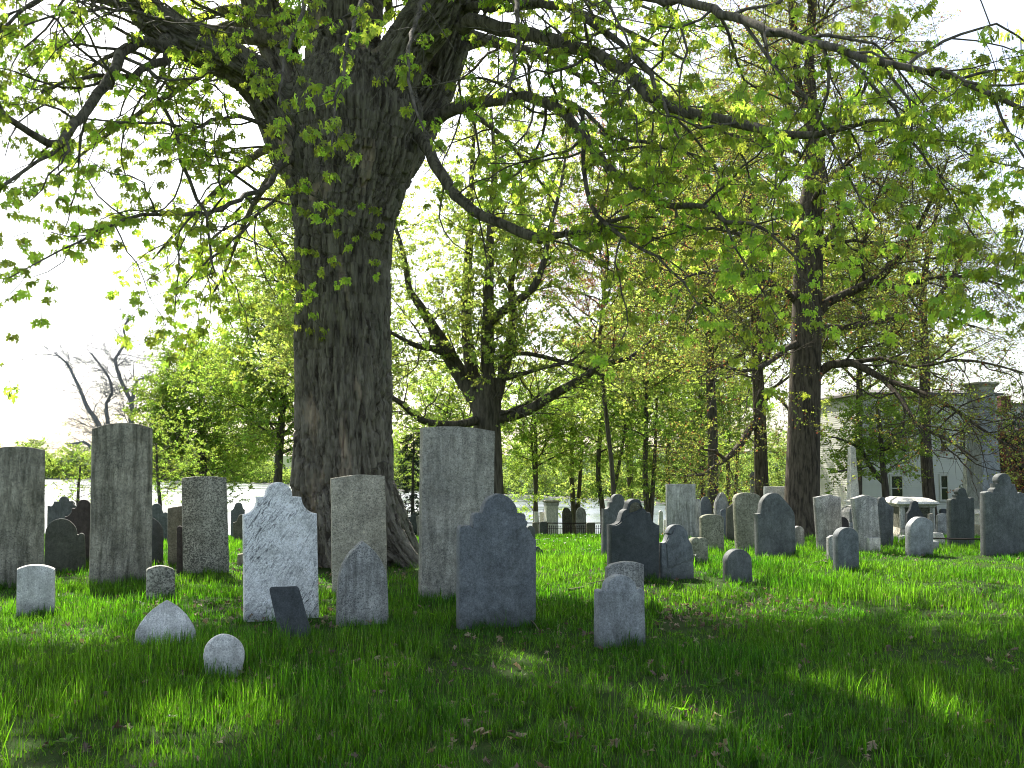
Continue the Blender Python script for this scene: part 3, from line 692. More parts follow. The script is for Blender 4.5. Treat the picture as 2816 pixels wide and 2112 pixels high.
    # boughs on the far side of the crown
    for k, (b) in enumerate([
        [(640, 200, 14.6, 20), (560, 130, 15.4, 12), (460, 150, 16.4, 8), (340, 220, 17.4, 6), (220, 300, 18.2, 4), (120, 380, 18.8, 2)],
        [(600, 60, 14.8, 18), (500, 20, 16, 11), (380, 60, 17.2, 8), (240, 120, 18.2, 5), (100, 200, 19, 2)],
        [(650, 300, 14.5, 14), (560, 330, 15.2, 9), (480, 400, 16, 6), (400, 480, 16.8, 4), (330, 560, 17.4, 2)],
        [(620, 330, 14.4, 12), (560, 420, 15, 7), (520, 500, 15.8, 5), (480, 600, 16.4, 3), (440, 660, 16.8, 2)],
        [(960, 120, 14.6, 16), (1050, 90, 15.6, 10), (1160, 120, 16.6, 7), (1280, 180, 17.4, 5), (1380, 260, 18, 3)],
        [(950, 60, 14.6, 16), (1060, 0, 15.8, 10), (1200, 10, 17, 7), (1340, 60, 18, 5), (1480, 130, 18.6, 3)],
        [(920, 250, 14.4, 12), (1000, 240, 15.4, 8), (1080, 290, 16.2, 5), (1150, 370, 17, 3), (1200, 440, 17.4, 2)]]):
        a = Acc(); Q, rq = pxlimb(b, D, .2); a.tube(Q, rq, 8)
        sub(a, sp, Q, rq, 0, prm, rd); leafpts(sp, Q[len(Q) // 2:], prm, rd); a.V = [v - off for v in a.V]; link('limb', a.mesh('limb', [M['bark_limb']]), root)
    # the upper crown, above the picture: it makes the shade on the lawn
    prm_u = Prm(gn=.2, up=(.0, -.01, -.03), len=(3.0, 1.3, .5), every=(.6, .36), spray_step=.30, rk=.5, levels=2, ang=(.5, 1.2), spray_jit=.15, flat=.9)
    a = Acc(); spu = []
    for k in range(34):
        az = k * 2.399 + rd.uniform(-.3, .3); z0 = rd.uniform(7.5, 13.5)
        back = math.sin(az) > .25
        l = rd.uniform(5.5, 7.5) * (.62 if back else 1.2) * (1 - .35 * (z0 - 7.5) / 6) * (1.3 if math.sin(az) < -.3 else 1)
        Q, _ = wander((TX + math.cos(az) * .8, TY + math.sin(az) * .6, z0), (math.cos(az), math.sin(az), rd.uniform(.15, .55)), l, 10, .10, .0, rd)
        if Q[:, 1].min() < 13 and False: continue
        rq = np.linspace(.13, .02, len(Q)); a.tube(Q, rq, 6); sub(a, spu, Q, rq, 0, prm_u, rd)
    # keep the high crown out of the frame: it starts above the sight line of the picture's top edge
    spu = [s for s in spu if s[0][2] > CAMH + s[0][1] * .50 or s[0][1] < 2]
    a.V = [v - off for v in a.V]
    link('upper_limbs', a.mesh('upper_limbs', [M['bark_limb']]), root, kind='stuff')
    # gaps and thick places of the crown, shaped to light or shade these lawn spots
    def lawn(p): h = p[2]; return p[0] - sdir.x / sdir.z * h, p[1] - sdir.y / sdir.z * h
    gaps = ((2.3, 4.5, 1.0), (1.7, 5.5, .5), (-1.8, 4.9, .75), (.3, 7.0, .45), (1.0, 6.9, .45), (-4.0, 9.3, 1.0), (2.2, 9.0, .7), (1.2, 9.8, .8), (3.6, 9.5, 1.0), (.6, 4.7, .3))
    thick = ((0, 5, .8), (-2.7, 5.6, 1.0), (1.0, 5.8, .5), (-1.3, 6.8, 1.2), (2.4, 6.8, 1.0), (0, 8.1, .8), (-.6, 4.2, .6), (1.6, 7.6, .7))
    def shape(lst, kg, kt):
        out = []
        for q in lst:
            x, y = lawn(q[0])
            if any(math.hypot(x - a, y - b) < r * 1.25 for a, b, r in gaps):
                if rd.random() < kg: out.append(q)
                continue
            out.append(q)
            if any(math.hypot(x - a, y - b) < r for a, b, r in thick):
                for _ in range(kt): out.append((q[0] + np.array([rd.gauss(0, .25) for _ in range(3)]), q[1] + 1, q[2]))
        return out
    spu = [q for q in spu if not (q[0][0] > .0 and rd.random() < .72)]  # unseen upper clusters thinned on the right to let sun reach the limbs below
    spu = shape(spu, .04, 2); sp = shape(sp, .25, 0)
    sp += [(q[0] + np.array([rd.gauss(0, .14) for _ in range(3)]), q[1] + 2, q[2]) for q in sp if q[0][0] > -.6 and q[0][1] < 13 and rd.random() < .12]
    P = np.array([s[0] for s in sp]); rot = np.array([(rd.gauss(0, .25), rd.gauss(0, .25), rd.uniform(0, 6.28)) for s in sp])
    scl = np.array([rd.uniform(.62, .98) for s in sp]); idx = RNG.integers(0, 8, len(sp))
    # the largest-looking clusters inside the frame become single leaves
    dist = np.linalg.norm(P - np.array((0, 0, CAMH)), axis=1)
    u = P[:, 0] / P[:, 1]; v = (P[:, 2] - CAMH) / P[:, 1]
    seen = (np.abs(u) < .5) & (v < .47) & (P[:, 1] > 1)
    order = np.argsort(np.where(seen, dist / scl, 1e9)); near = []; tot = 0
    for i in order:
        if tot + len(CL_LEAVES[idx[i]]) > 300 or not seen[i]: break
        near.append(i); tot += len(CL_LEAVES[idx[i]])
    msk = np.zeros(len(P), bool); msk[near] = True
    Vl, f3 = leaf_geom(1.0, .4, .35); lm = mesh_np('leaf', Vl, [np.array(f3)], False, [M['leaf']])
    for i in near:
        B = np.array(Euler(rot[i]).to_matrix())
        for mt, q, s in CL_LEAVES[idx[i]]:
            o = bpy.data.objects.new('leaf', lm); COL.objects.link(o); o.parent = root
            mm = Matrix((B @ mt * (s * scl[i])).tolist()).to_4x4(); mm.translation = Vector(P[i] - off + B @ q * scl[i]); o.matrix_local = mm
    scatter('foliage', V_MAPLE, P[~msk] - off, rot[~msk], scl[~msk], root, idx=idx[~msk])
    scatter('blossom_twigs', V_MAPLE_BARE, P[msk] - off, rot[msk], scl[msk], root, idx=idx[msk])
    Pu = np.array([s[0] for s in spu])
    scatter('upper_foliage', V_MAPLE, Pu - off, np.array([(rd.gauss(0, .3), rd.gauss(0, .3), rd.uniform(0, 6.28)) for s in spu]), np.array([rd.uniform(1.5, 2.3) for s in spu]), root)
    print('maple clusters', len(P), 'upper', len(Pu), 'single leaves', tot, 'trunk verts', n)
big_maple()

# ------------------------------------------------------------------ other trees
def tree(name, label, cat, trunk, limbs, prm, var, sides=12, seed=1, bark='bark_mid', group=None, sscl=(.8, 1.3), extra=None, limb_name='limb', thin=None):
    """trunk and limbs: lists of (px, py, depth, radius px); random boughs added along the trunk by 'extra' = (n, from, to, length, up)"""
    P, r = pxlimb(trunk, 1, .4); x0, y0 = P[0][0], P[0][1]
    root = bpy.data.objects.new(name, None); COL.objects.link(root); root.location = (x0, y0, gz(x0, y0))
    root['label'] = label; root['category'] = cat
    if group: root['group'] = group
    off = np.array(root.location); rd = random.Random(seed); sp = []
    P = P.copy(); P[0][2] = min(P[0][2], off[2] - .2)
    a = Acc(); rr = r.copy(); rr[0] *= 1.35; 
    if len(rr) > 1: rr[1] *= 1.1
    a.tube(P, rr, sides); a.V = [v - off for v in a.V]; link('trunk', a.mesh('trunk', [M[bark]]), root)
    for b in limbs:
        a = Acc(); Q, rq = pxlimb(b, 1, .4); a.tube(Q, rq, 8)
        sub(a, sp, Q, rq, 0, prm, rd); leafpts(sp, Q[len(Q) // 2:], prm, rd)
        a.V = [v - off for v in a.V]; link(limb_name, a.mesh('limb', [M[bark]]), root)
    if extra:
        a = Acc(); n, f0, f1, ln, up = extra
        for k in range(n):
            t = (f0 + (f1 - f0) * (k + rd.random()) / n) * (len(P) - 1.01); i = int(t); p = P[i] + (P[i + 1] - P[i]) * (t - i); az = k * 2.4 + rd.uniform(-.4, .4)
            l = ln * rd.uniform(.6, 1.1) * (1 - .55 * (k / n)); Q, _ = wander(p, (math.cos(az), math.sin(az), up + rd.uniform(-.2, .3)), l, 8, .15, .02, rd)
            rq = np.linspace(min(r[i] * .5, l * .018), .006, len(Q)); a.tube(Q, rq, 6); sub(a, sp, Q, rq, 0, prm, rd); leafpts(sp, Q[len(Q) // 2:], prm, rd)
        a.V = [v - off for v in a.V]; link('branches', a.mesh('branches', [M[bark]]), root, kind='stuff')
    if thin: sp = [q for q in sp if rd.random() < np.interp(q[0][2] - off[2], *thin)]
    if sp:
        Ps = np.array([s[0] for s in sp])
        scatter('crown', var, Ps - off, np.array([(rd.uniform(-.6, .6), -s[2] * .6 + rd.gauss(0, .3), s[1]) for s in sp]), np.array([rd.uniform(*sscl) for s in sp]), root)
    return len(sp)

cnt = {}
PM = Prm(gn=.2, up=(.03, .0, -.02), len=(2.8, 1.3, .6), every=(.42, .30), spray_step=.27, rk=.5, ang=(.5, 1.1), spray_jit=.25, flat=.9)
d0 = 36
cnt['mid'] = tree('maple_tree', 'broad old maple splitting low into many upright limbs behind the tallest granite slab', 'tree',
    [(1345, 1480, d0, 46), (1345, 1300, d0, 38), (1340, 1180, d0, 38), (1338, 1110, d0, 42), (1335, 1040, d0, 30)],
    [[(1325, 1120, d0, 30), (1286, 1060, d0, 24), (1258, 1017, d0, 22), (1221, 952, d0 - .5, 20), (1188, 895, d0 - 1, 15), (1156, 842, d0 - 1.2, 12), (1127, 800, d0 - 1.5, 9), (1110, 700, d0 - 2, 7), (1080, 600, d0 - 2, 4)],
     [(1230, 975, d0 - .3, 12), (1190, 958, d0 - 1, 10), (1148, 952, d0 - 2, 8), (1107, 932, d0 - 3, 6), (1050, 900, d0 - 4, 4)],
     [(1320, 1090, d0, 26), (1300, 1030, d0 + .3, 18), (1286, 944, d0 + .5, 16), (1282, 822, d0 + 1, 14), (1288, 700, d0 + 1, 12), (1295, 560, d0 + 1, 9), (1300, 420, d0 + 1, 6), (1310, 300, d0, 3)],
     [(1345, 1100, d0, 26), (1343, 1046, d0, 19), (1339, 944, d0, 18), (1343, 863, d0, 16), (1345, 760, d0, 13), (1350, 600, d0, 10), (1360, 450, d0, 7), (1350, 300, d0, 4)],
     [(1343, 890, d0, 14), (1400, 842, d0 - .5, 13), (1465, 794, d0 - 1, 11), (1494, 724, d0 - 1, 9), (1510, 640, d0 - 1, 7), (1540, 520, d0 - 1, 5), (1560, 400, d0, 3)],
     [(1355, 1110, d0, 22), (1378, 1046, d0, 15), (1400, 960, d0 + .5, 14), (1412, 863, d0 + 1, 12), (1405, 780, d0 + 1, 9), (1430, 660, d0 + 1, 7), (1440, 520, d0, 4)],
     [(1355, 1150, d0, 26), (1392, 1145, d0, 17), (1453, 1127, d0 - .5, 15), (1534, 1078, d0 - 1, 13), (1600, 1042, d0 - 1.5, 12), (1660, 1000, d0 - 2, 9), (1730, 985, d0 - 2.5, 6), (1800, 930, d0 - 3, 4)],
     [(1360, 985, d0, 8), (1430, 972, d0, 6), (1494, 981, d0 - 1, 6), (1595, 1009, d0 - 1.5, 5), (1680, 1040, d0 - 2, 3)],
     [(1376, 1046, d0, 7), (1430, 1030, d0 - 1, 6), (1500, 1010, d0 - 2, 5), (1575, 990, d0 - 3, 4), (1640, 930, d0 - 3, 3)],
     [(1330, 1150, d0, 16), (1270, 1165, d0 - 1, 10), (1200, 1165, d0 - 2, 9), (1150, 1150, d0 - 3, 9), (1105, 1110, d0 - 4, 8), (1060, 1085, d0 - 5, 6), (1000, 1070, d0 - 6, 3)]],
    PM, V_MID, 14, 21, extra=(8, .7, 1, 5, .9), thin=([4, 7, 10], [.08, .25, .9]))

PO = Prm(gn=.2, up=(.0, -.01, -.02), len=(2.6, 1.2, .6), every=(.32, .24), spray_step=.24, rk=.5, ang=(.4, 1.1), spray_jit=.2, flat=.8)
d1 = 27
cnt['oak'] = tree('oak_tree', 'tall straight oak with dark trunk and sparse reddish new buds right of centre', 'tree',
    [(2205, 1500, d1, 58), (2205, 1400, d1, 48), (2210, 1200, d1, 44), (2215, 1000, d1, 42), (2222, 760, d1, 40), (2228, 600, d1, 38), (2240, 500, d1, 31), (2238, 380, d1, 26), (2228, 280, d1, 20), (2226, 150, d1, 13), (2235, 0, d1, 12), (2245, -200, d1, 9)],
    [[(2230, 330, d1, 15), (2196, 240, d1 + .3, 13), (2186, 120, d1 + .5, 12), (2175, 0, d1 + .6, 11), (2160, -160, d1 + 1, 8)],
     [(2235, 1045, d1, 20), (2256, 1022, d1, 13), (2284, 1003, d1 - .3, 12), (2343, 997, d1 - .6, 12), (2425, 1040, d1 - 1.2, 9), (2506, 1068, d1 - 2, 7), (2600, 1110, d1 - 3, 5), (2700, 1180, d1 - 4, 4), (2800, 1240, d1 - 5, 2)],
     [(2425, 1040, d1 - 1.2, 7), (2480, 1100, d1 - 2, 6), (2526, 1170, d1 - 2.7, 5), (2608, 1210, d1 - 3.6, 4), (2689, 1267, d1 - 4.5, 2)],
     [(2343, 997, d1 - .6, 7), (2420, 985, d1 - 1, 6), (2520, 1010, d1 - 2, 5), (2620, 990, d1 - 3, 4), (2720, 1000, d1 - 4, 3), (2830, 1030, d1 - 5, 2)],
     [(2240, 870, d1, 16), (2282, 828, d1, 13), (2356, 795, d1 - .5, 12), (2425, 759, d1 - 1, 11), (2478, 702, d1 - 1.4, 9), (2526, 624, d1 - 1.8, 7), (2570, 530, d1 - 2, 5), (2610, 430, d1 - 2, 3)],
     [(2400, 775, d1 - .8, 7), (2470, 790, d1 - 1.6, 5), (2560, 765, d1 - 2.6, 5), (2660, 760, d1 - 3.6, 4), (2780, 790, d1 - 4.6, 2)],
     [(2380, 790, d1 - .6, 6), (2368, 720, d1 - .8, 5), (2380, 650, d1 - 1, 5), (2400, 570, d1 - 1, 4), (2440, 480, d1 - 1, 2)],
     [(2205, 850, d1, 14), (2184, 824, d1, 10), (2144, 791, d1 - .6, 9), (2079, 763, d1 - 1.4, 8), (2018, 751, d1 - 2.2, 6), (1916, 752, d1 - 3.2, 4), (1840, 790, d1 - 4, 2)],
     [(2205, 940, d1, 12), (2160, 960, d1 - .6, 8), (2110, 1000, d1 - 1.4, 7), (2050, 1020, d1 - 2.2, 5), (1980, 1010, d1 - 3, 3), (1920, 1040, d1 - 4, 2)],
     [(2250, 700, d1, 13), (2290, 640, d1 + .5, 10), (2310, 560, d1 + 1, 8), (2330, 440, d1 + 1.4, 6), (2340, 320, d1 + 1.6, 4)],
     [(2225, 900, d1, 12), (2330, 900, d1 + 1, 8), (2440, 880, d1 + 2, 7), (2560, 860, d1 + 2.5, 5), (2680, 900, d1 + 3, 3)]],
    PO, V_OAK, 16, 31, 'bark_oak', extra=(16, .45, .98, 5.5, .35), sscl=(.8, 1.25), thin=([2, 4.5, 8], [.15, .45, .8]))
PS = Prm(gn=.2, up=(.02, .0, -.02), len=(2.0, 1.0, .5), every=(.38, .3), spray_step=.3, rk=.5, ang=(.4, 1.), spray_jit=.2, flat=.9)
cnt['t3'] = tree('oak_tree', 'slender dark oak standing just left of the larger oak with one sweeping low limb', 'tree',
    [(2098, 1490, 34, 24), (2096, 1400, 34, 20), (2092, 1250, 34, 18), (2088, 1120, 34, 17), (2082, 1000, 34, 15), (2074, 850, 34, 12), (2068, 700, 34, 9), (2060, 520, 34, 5)],
    [[(2080, 1165, 34, 13), (2062, 1180, 33.8, 10), (2045, 1210, 33.4, 10), (2017, 1246, 33, 9), (1992, 1266, 32.6, 7), (1963, 1284, 32, 5), (1935, 1305, 31.5, 4), (1890, 1310, 31, 2)],
     [(1995, 1264, 32.6, 5), (1965, 1240, 32.3, 4), (1935, 1236, 32, 3), (1900, 1200, 31.8, 1.5)],
     [(2088, 1120, 34, 9), (2120, 1080, 34, 7), (2150, 1100, 33.5, 6), (2170, 1130, 33, 3)]],
    PS, V_OAK, 10, 41, 'bark_oak', extra=(18, .4, .97, 4.5, .5))
cnt['t4'] = tree('oak_tree', 'thin leaning oak trunk in front of the white clapboard house', 'tree',
    [(2566, 1480, 38, 20), (2558, 1400, 38, 17), (2550, 1300, 38, 16), (2545, 1200, 38, 15), (2543, 1060, 38, 14), (2542, 950, 38, 12), (2538, 800, 38, 10), (2560, 660, 38, 7), (2590, 520, 38, 4)],
    [[(2544, 1150, 38, 8), (2500, 1180, 37, 5), (2460, 1210, 36, 4), (2400, 1190, 35, 2)],
     [(2540, 860, 38, 8), (2600, 790, 38, 6), (2650, 690, 38, 5), (2680, 560, 38, 3)]],
    PS, V_OAK, 10, 43, 'bark_oak', extra=(18, .45, .97, 4.0, .5), thin=([3, 7, 9], [.12, .3, .8]))
cnt['t5'] = tree('maple_sapling', 'young maple with forked dark trunk and low green crown beside the marble obelisk', 'tree',
    [(2442, 1480, 33, 13), (2439, 1400, 33, 11), (2434, 1335, 33, 10), (2426, 1260, 33, 8), (2420, 1180, 33, 7), (2410, 1110, 33, 4)],
    [[(2434, 1330, 33, 8), (2410, 1305, 33, 8), (2388, 1275, 32.8, 6), (2370, 1235, 32.5, 5), (2350, 1190, 32.3, 3)],
     [(2424, 1240, 33, 5), (2460, 1225, 32.6, 4), (2490, 1240, 32.3, 3)],
     [(2392, 1280, 32.8, 4), (2340, 1290, 32, 3), (2290, 1300, 31.5, 2)],
     [(2370, 1235, 32.5, 4), (2320, 1210, 32, 3), (2280, 1200, 31.5, 2)]],
    Prm(gn=.22, up=(.0, .0, -.02), len=(1.1, .6, .4), every=(.24, .24), spray_step=.26, rk=.4, ang=(.5, 1.2), spray_jit=.12, flat=.9), V_LUSH, 8, 45, extra=(16, .42, 1, 2.1, .25), sscl=(.4, .7))
PL = Prm(gn=.2, up=(.02, .0, -.02), len=(2.2, 1.0, .6), every=(.42, .36), spray_step=.36, rk=.5, ang=(.4, 1.2), spray_jit=.25, flat=1)
cnt['bushy'] = tree('leafy_tree', 'dense bright green young tree on the river bank left of the great trunk', 'tree',
    [(560, 1450, 62, 12), (560, 1300, 62, 10), (555, 1150, 62, 8), (550, 1000, 62, 4)], [], PL, V_LUSH, 8, 51, extra=(38, .24, 1, 5.6, .35), sscl=(.8, 1.3))
cnt['bushy2'] = tree('leafy_tree', 'bushy green tree with spreading low boughs close behind the great trunk', 'tree',
    [(760, 1460, 56, 14), (765, 1300, 56, 12), (775, 1150, 56, 10), (790, 950, 56, 8), (800, 780, 56, 4)], [], PL, V_LUSH, 8, 52, extra=(42, .30, 1, 6.0, .3), sscl=(.8, 1.3))
cnt['behind'] = tree('leafy_tree', 'tall pale green tree rising behind the left edge of the great trunk', 'tree',
    [(905, 1470, 44, 22), (900, 1200, 44, 20), (890, 950, 44, 17), (880, 700, 44, 12), (870, 480, 44, 7)], [], PL, V_MID, 8, 53, extra=(44, .3, 1, 5.6, .4), sscl=(.8, 1.2))
cnt['low1'] = tree('shrub', 'small leafy bush by the water behind the two dark slates', 'shrub',
    [(215, 1420, 48, 5), (215, 1350, 48, 4), (222, 1270, 48, 2)], [], PL, V_LUSH, 6, 54, extra=(13, .1, 1, 1.5, .5), sscl=(.4, .65))
cnt['low2'] = tree('small_tree', 'small round green tree between the tall slab and the speckled slab', 'tree',
    [(442, 1420, 46, 5), (438, 1360, 46, 5), (432, 1290, 46, 4), (430, 1220, 46, 2)], [], PL, V_LUSH, 6, 55, extra=(16, .4, 1, 2.0, .3), sscl=(.4, .7))
# small trees on the bank, centre right
bank = [(1475, 66, 1060, 7, 'slim bank tree nearest the tall granite slab'), (1580, 70, 980, 9, 'bank tree with crooked stem behind the iron fence'),
        (1660, 62, 930, 9, 'bank tree forking above the round shouldered slate'), (1735, 74, 900, 10, 'dark stemmed bank tree right of the forking one'),
        (1782, 58, 860, 10, 'straight bank tree behind the broken dark slate'), (1850, 70, 930, 9, 'leafy bank tree behind the tall pale double slab'),
        (1935, 66, 900, 9, 'bank tree above the gothic pointed stone'), (2010, 72, 960, 8, 'bank tree left of the slender oak'), (1230, 58, 1050, 8, 'bank tree behind the tall granite slab')]
for k, (px, dd, top, r, lab) in enumerate(bank):
    j = (k % 3 - 1) * 18
    stems = [[(px + 4, 1470, dd, r * .8), (px + 14 + j, 1330, dd, r * .6), (px + 22 + j * 2, 1180, dd, r * .4), (px + 30 + j * 2, top + 60, dd, 2)]]
    cnt['bank%d' % k] = tree('bank_tree', lab, 'tree',
        [(px, 1480, dd, r), (px - 3, 1400, dd, r * .85), (px - 8 - j * .4, 1300, dd, r * .75), (px - 5, 1150, dd, r * .6), (px + j, top, dd, 3)], stems, PL, V_MID if k % 2 else V_LUSH, 7, 200 + k, extra=(20, .42, 1, 3.9, .35), sscl=(.8, 1.25), group='small trees along the river bank', limb_name='stem')
cnt['red'] = tree('red_maple', 'tall red maple with faint red seed clusters behind the hanging limb', 'tree',
    [(1690, 1470, 48, 7), (1684, 1300, 48, 6), (1668, 1150, 48, 6), (1650, 950, 48, 5), (1668, 700, 48, 4), (1660, 400, 48, 3)], [], Prm(gn=.2, up=(.02, .0, -.02), len=(2.4, 1.1, .6), every=(.5, .4), spray_step=.4, rk=.5, ang=(.4, 1.1), spray_jit=.25, flat=.9), V_RED, 8, 61, extra=(44, .4, 1, 6., .45), sscl=(.9, 1.4))
cnt['backr'] = tree('background_maple', 'pale green maple standing behind and left of the tall oak', 'tree',
    [(1960, 1470, 44, 16), (1960, 1200, 44, 14), (1950, 950, 44, 12), (1945, 650, 44, 9), (1950, 350, 44, 5)], [], PM, V_MID, 8, 62, extra=(34, .38, 1, 6., .4), sscl=(.9, 1.3))
cnt['backr2'] = tree('background_maple', 'pale green maple rising in front of the clapboard house roof', 'tree',
    [(2360, 1470, 42, 11), (2362, 1200, 42, 10), (2365, 950, 42, 8), (2370, 700, 42, 5)], [], PM, V_MID, 8, 63, extra=(20, .5, 1, 4.4, .5), sscl=(.7, 1.1), thin=([3, 5, 7], [.2, .5, .9]))
cnt['redr'] = tree('copper_shrub', 'dark copper leaved shrub at the right edge beside the house', 'shrub',
    [(2840, 1470, 36, 9), (2830, 1350, 36, 8), (2810, 1230, 36, 5)], [], PS, V_RED, 7, 64, extra=(20, .05, 1, 2.0, .4), sscl=(.9, 1.3))
cnt['redr2'] = tree('evergreen_bush', 'dark evergreen bush behind the largest slate at the right edge', 'shrub',
    [(2860, 1480, 40, 9), (2860, 1350, 40, 8), (2860, 1230, 40, 5)], [], PS, V_NEEDLE, 7, 65, extra=(40, .02, 1, 1.7, .4), sscl=(.9, 1.3))
# bare tree on the left bank
PB = Prm(gn=.24, up=(.05, .03, .0), len=(2.6, 1.5, .8), every=(.45, .35), spray_step=.5, rk=.7, ang=(.4, 1.), spray_jit=.05, flat=1)
db = 64
cnt['bare'] = tree('bare_tree', 'leafless grey tree with crooked limbs against the sky behind the tall slab', 'tree',
    [(330, 1440, db, 16), (322, 1350, db, 15), (318, 1260, db, 14)],
    [[(318, 1262, db, 11), (350, 1220, db, 9), (362, 1150, db, 7), (362, 1110, db, 6), (330, 1040, db, 5), (318, 985, db, 4.5), (345, 945, db, 4), (340, 905, db, 3), (352, 875, db, 2)],
     [(360, 1120, db, 6), (370, 1070, db, 5), (378, 1045, db, 4), (425, 1035, db, 3.5), (460, 1015, db, 2.5)],
     [(318, 1262, db, 10), (300, 1180, db, 6), (292, 1110, db, 5), (308, 1080, db, 4), (300, 1040, db, 3.5), (280, 1010, db, 3), (250, 970, db, 2)],
     [(315, 1275, db, 10), (270, 1165, db, 7), (240, 1120, db, 6), (220, 1070, db, 5), (200, 1030, db, 4), (185, 1000, db, 3), (150, 970, db, 2)],
     [(330, 1300, db, 6), (262, 1240, db, 5), (230, 1215, db, 4), (200, 1220, db, 2.5)]],
    PB, V_BARE, 8, 71, 'bark_pale', sscl=(.8, 1.3))
# small dark spruce
def spruce():
    x, y = at(1135, 1400, 46)[0], 46.0
    root = bpy.data.objects.new('spruce_tree', None); COL.objects.link(root); root.location = (x, y, gz(x, y)); root['label'] = 'small dark spruce between the great trunk and the tall granite slab'; root['category'] = 'tree'
    rd = random.Random(5); a = Acc(); H = 5.0; a.tube([(0, 0, -.2), (0, 0, H * .5), (0, 0, H)], [.11, .07, .01], 7); link('trunk', a.mesh('trunk', [M['bark_mid']]), root)
    a = Acc(); P, ro, sc = [], [], []
    for k in range(64):
        z = .35 + (H - .5) * (k / 64); l = .25 + 1.35 * (1 - z / H); az = k * 2.4
        Q, _ = wander((0, 0, z), (math.cos(az), math.sin(az), .05), l, 5, .06, -.04, rd); a.tube(Q, np.linspace(.018, .004, 6), 4)
        for t in np.arange(.12, 1, .22):
            p = Q[0] + (Q[-1] - Q[0]) * t
            P.append(p); ro.append((rd.uniform(-.4, .4), .25, az + rd.choice((-.8, .8)) * rd.random())); sc.append(.42 + .3 * (1 - t))
    link('branches', a.mesh('branches', [M['bark_mid']]), root, kind='stuff'); scatter('needles', V_NEEDLE, P, ro, np.array(sc), root)
spruce()
print('sprays', cnt, sum(cnt.values()))

# far wood on the other bank
def far_wood():
    P, ro, sc = [], [], []; rd = random.Random(3)
    for k in range(15000):
        az = rd.uniform(-.62, .50); s = float(shore(az)); t = rd.random() ** 1.6
        r = s + 4 + t * 60; h = rd.random() ** .8
        tree_h = 10 + 5 * math.sin(az * 60) * math.sin(az * 23 + 1) + 4 * math.sin(az * 150)
        if s > 450: tree_h *= 1.7
        x, y = r * math.sin(az), r * math.cos(az)
        P.append((x, y, -6 + h * tree_h)); ro.append((rd.uniform(-1, 1), rd.uniform(-1, 1), rd.uniform(0, 6.28))); sc.append(rd.uniform(1.2, 2.2) * (s / 260) ** .8)
    scatter('far_woods', V_FAR, P, ro, np.array(sc), label='pale green woods along the far bank of the river', cat='woods')
far_wood()
def shore_rocks():
    a = Acc(); rd = random.Random(9)
    for k in range(420):
        az = rd.uniform(-.6, .3); r = float(shore(az)) - rd.uniform(0, 5); s = rd.uniform(.3, .9) * (r / 250) ** .7
        V = np.array([(math.cos(t) * s * rd.uniform(.7, 1.3), math.sin(t) * s * rd.uniform(.7, 1.2), z * s * rd.uniform(.6, 1)) for z in (-.4, .25) for t in np.arange(0, 6.28, 1.05)] + [(0, 0, s * .6)])
        f4 = [(i, (i + 1) % 6, 6 + (i + 1) % 6, 6 + i) for i in range(6)]; f3 = [(6 + i, 6 + (i + 1) % 6, 12) for i in range(6)]
        a.add(V + (r * math.sin(az), r * math.cos(az), -5.8), f4, f3)
    link('shore_rocks', a.mesh('shore_rocks', [M['rock']], False), kind='stuff', label='grey rocks lining the far waterline', cat='rocks')
shore_rocks()

# ------------------------------------------------------------------ gravestones
def arc_pts(cmds):
    """(x, y) straight to; (x, y, b) arc to, b = bulge outwards (1 = half circle, negative = hollow)"""
    pts = [np.array(cmds[0][:2], float)]
    for c in cmds[1:]:
        p, q = pts[-1], np.array(c[:2], float)
        if len(c) > 2 and abs(c[2]) > 1e-3:
            b = c[2]; ch = np.linalg.norm(q - p); mid = (p + q) / 2; d = (q - p) / ch; o = np.array((d[1], -d[0]))
            s = b * ch / 2; Rr = (ch * ch / 4 + s * s) / (2 * abs(s)); cen = mid + o * (s - math.copysign(Rr, s))
            a0 = math.atan2(*(p - cen)[::-1]); a1 = math.atan2(*(q - cen)[::-1]); da = (a1 - a0 + math.pi) % (2 * math.pi) - math.pi
            if abs(b) > .999: da = math.copysign(math.pi, b)
            n = max(4, int(abs(da) * 9))
            for t in np.linspace(0, 1, n + 1)[1:]: pts.append(cen + Rr * np.array((math.cos(a0 + da * t), math.sin(a0 + da * t))))
            pts[-1] = q
        else:
            n = max(1, int(np.linalg.norm(q - p) / 22))
            for t in np.linspace(0, 1, n + 1)[1:]: pts.append(p + (q - p) * t)
    return pts
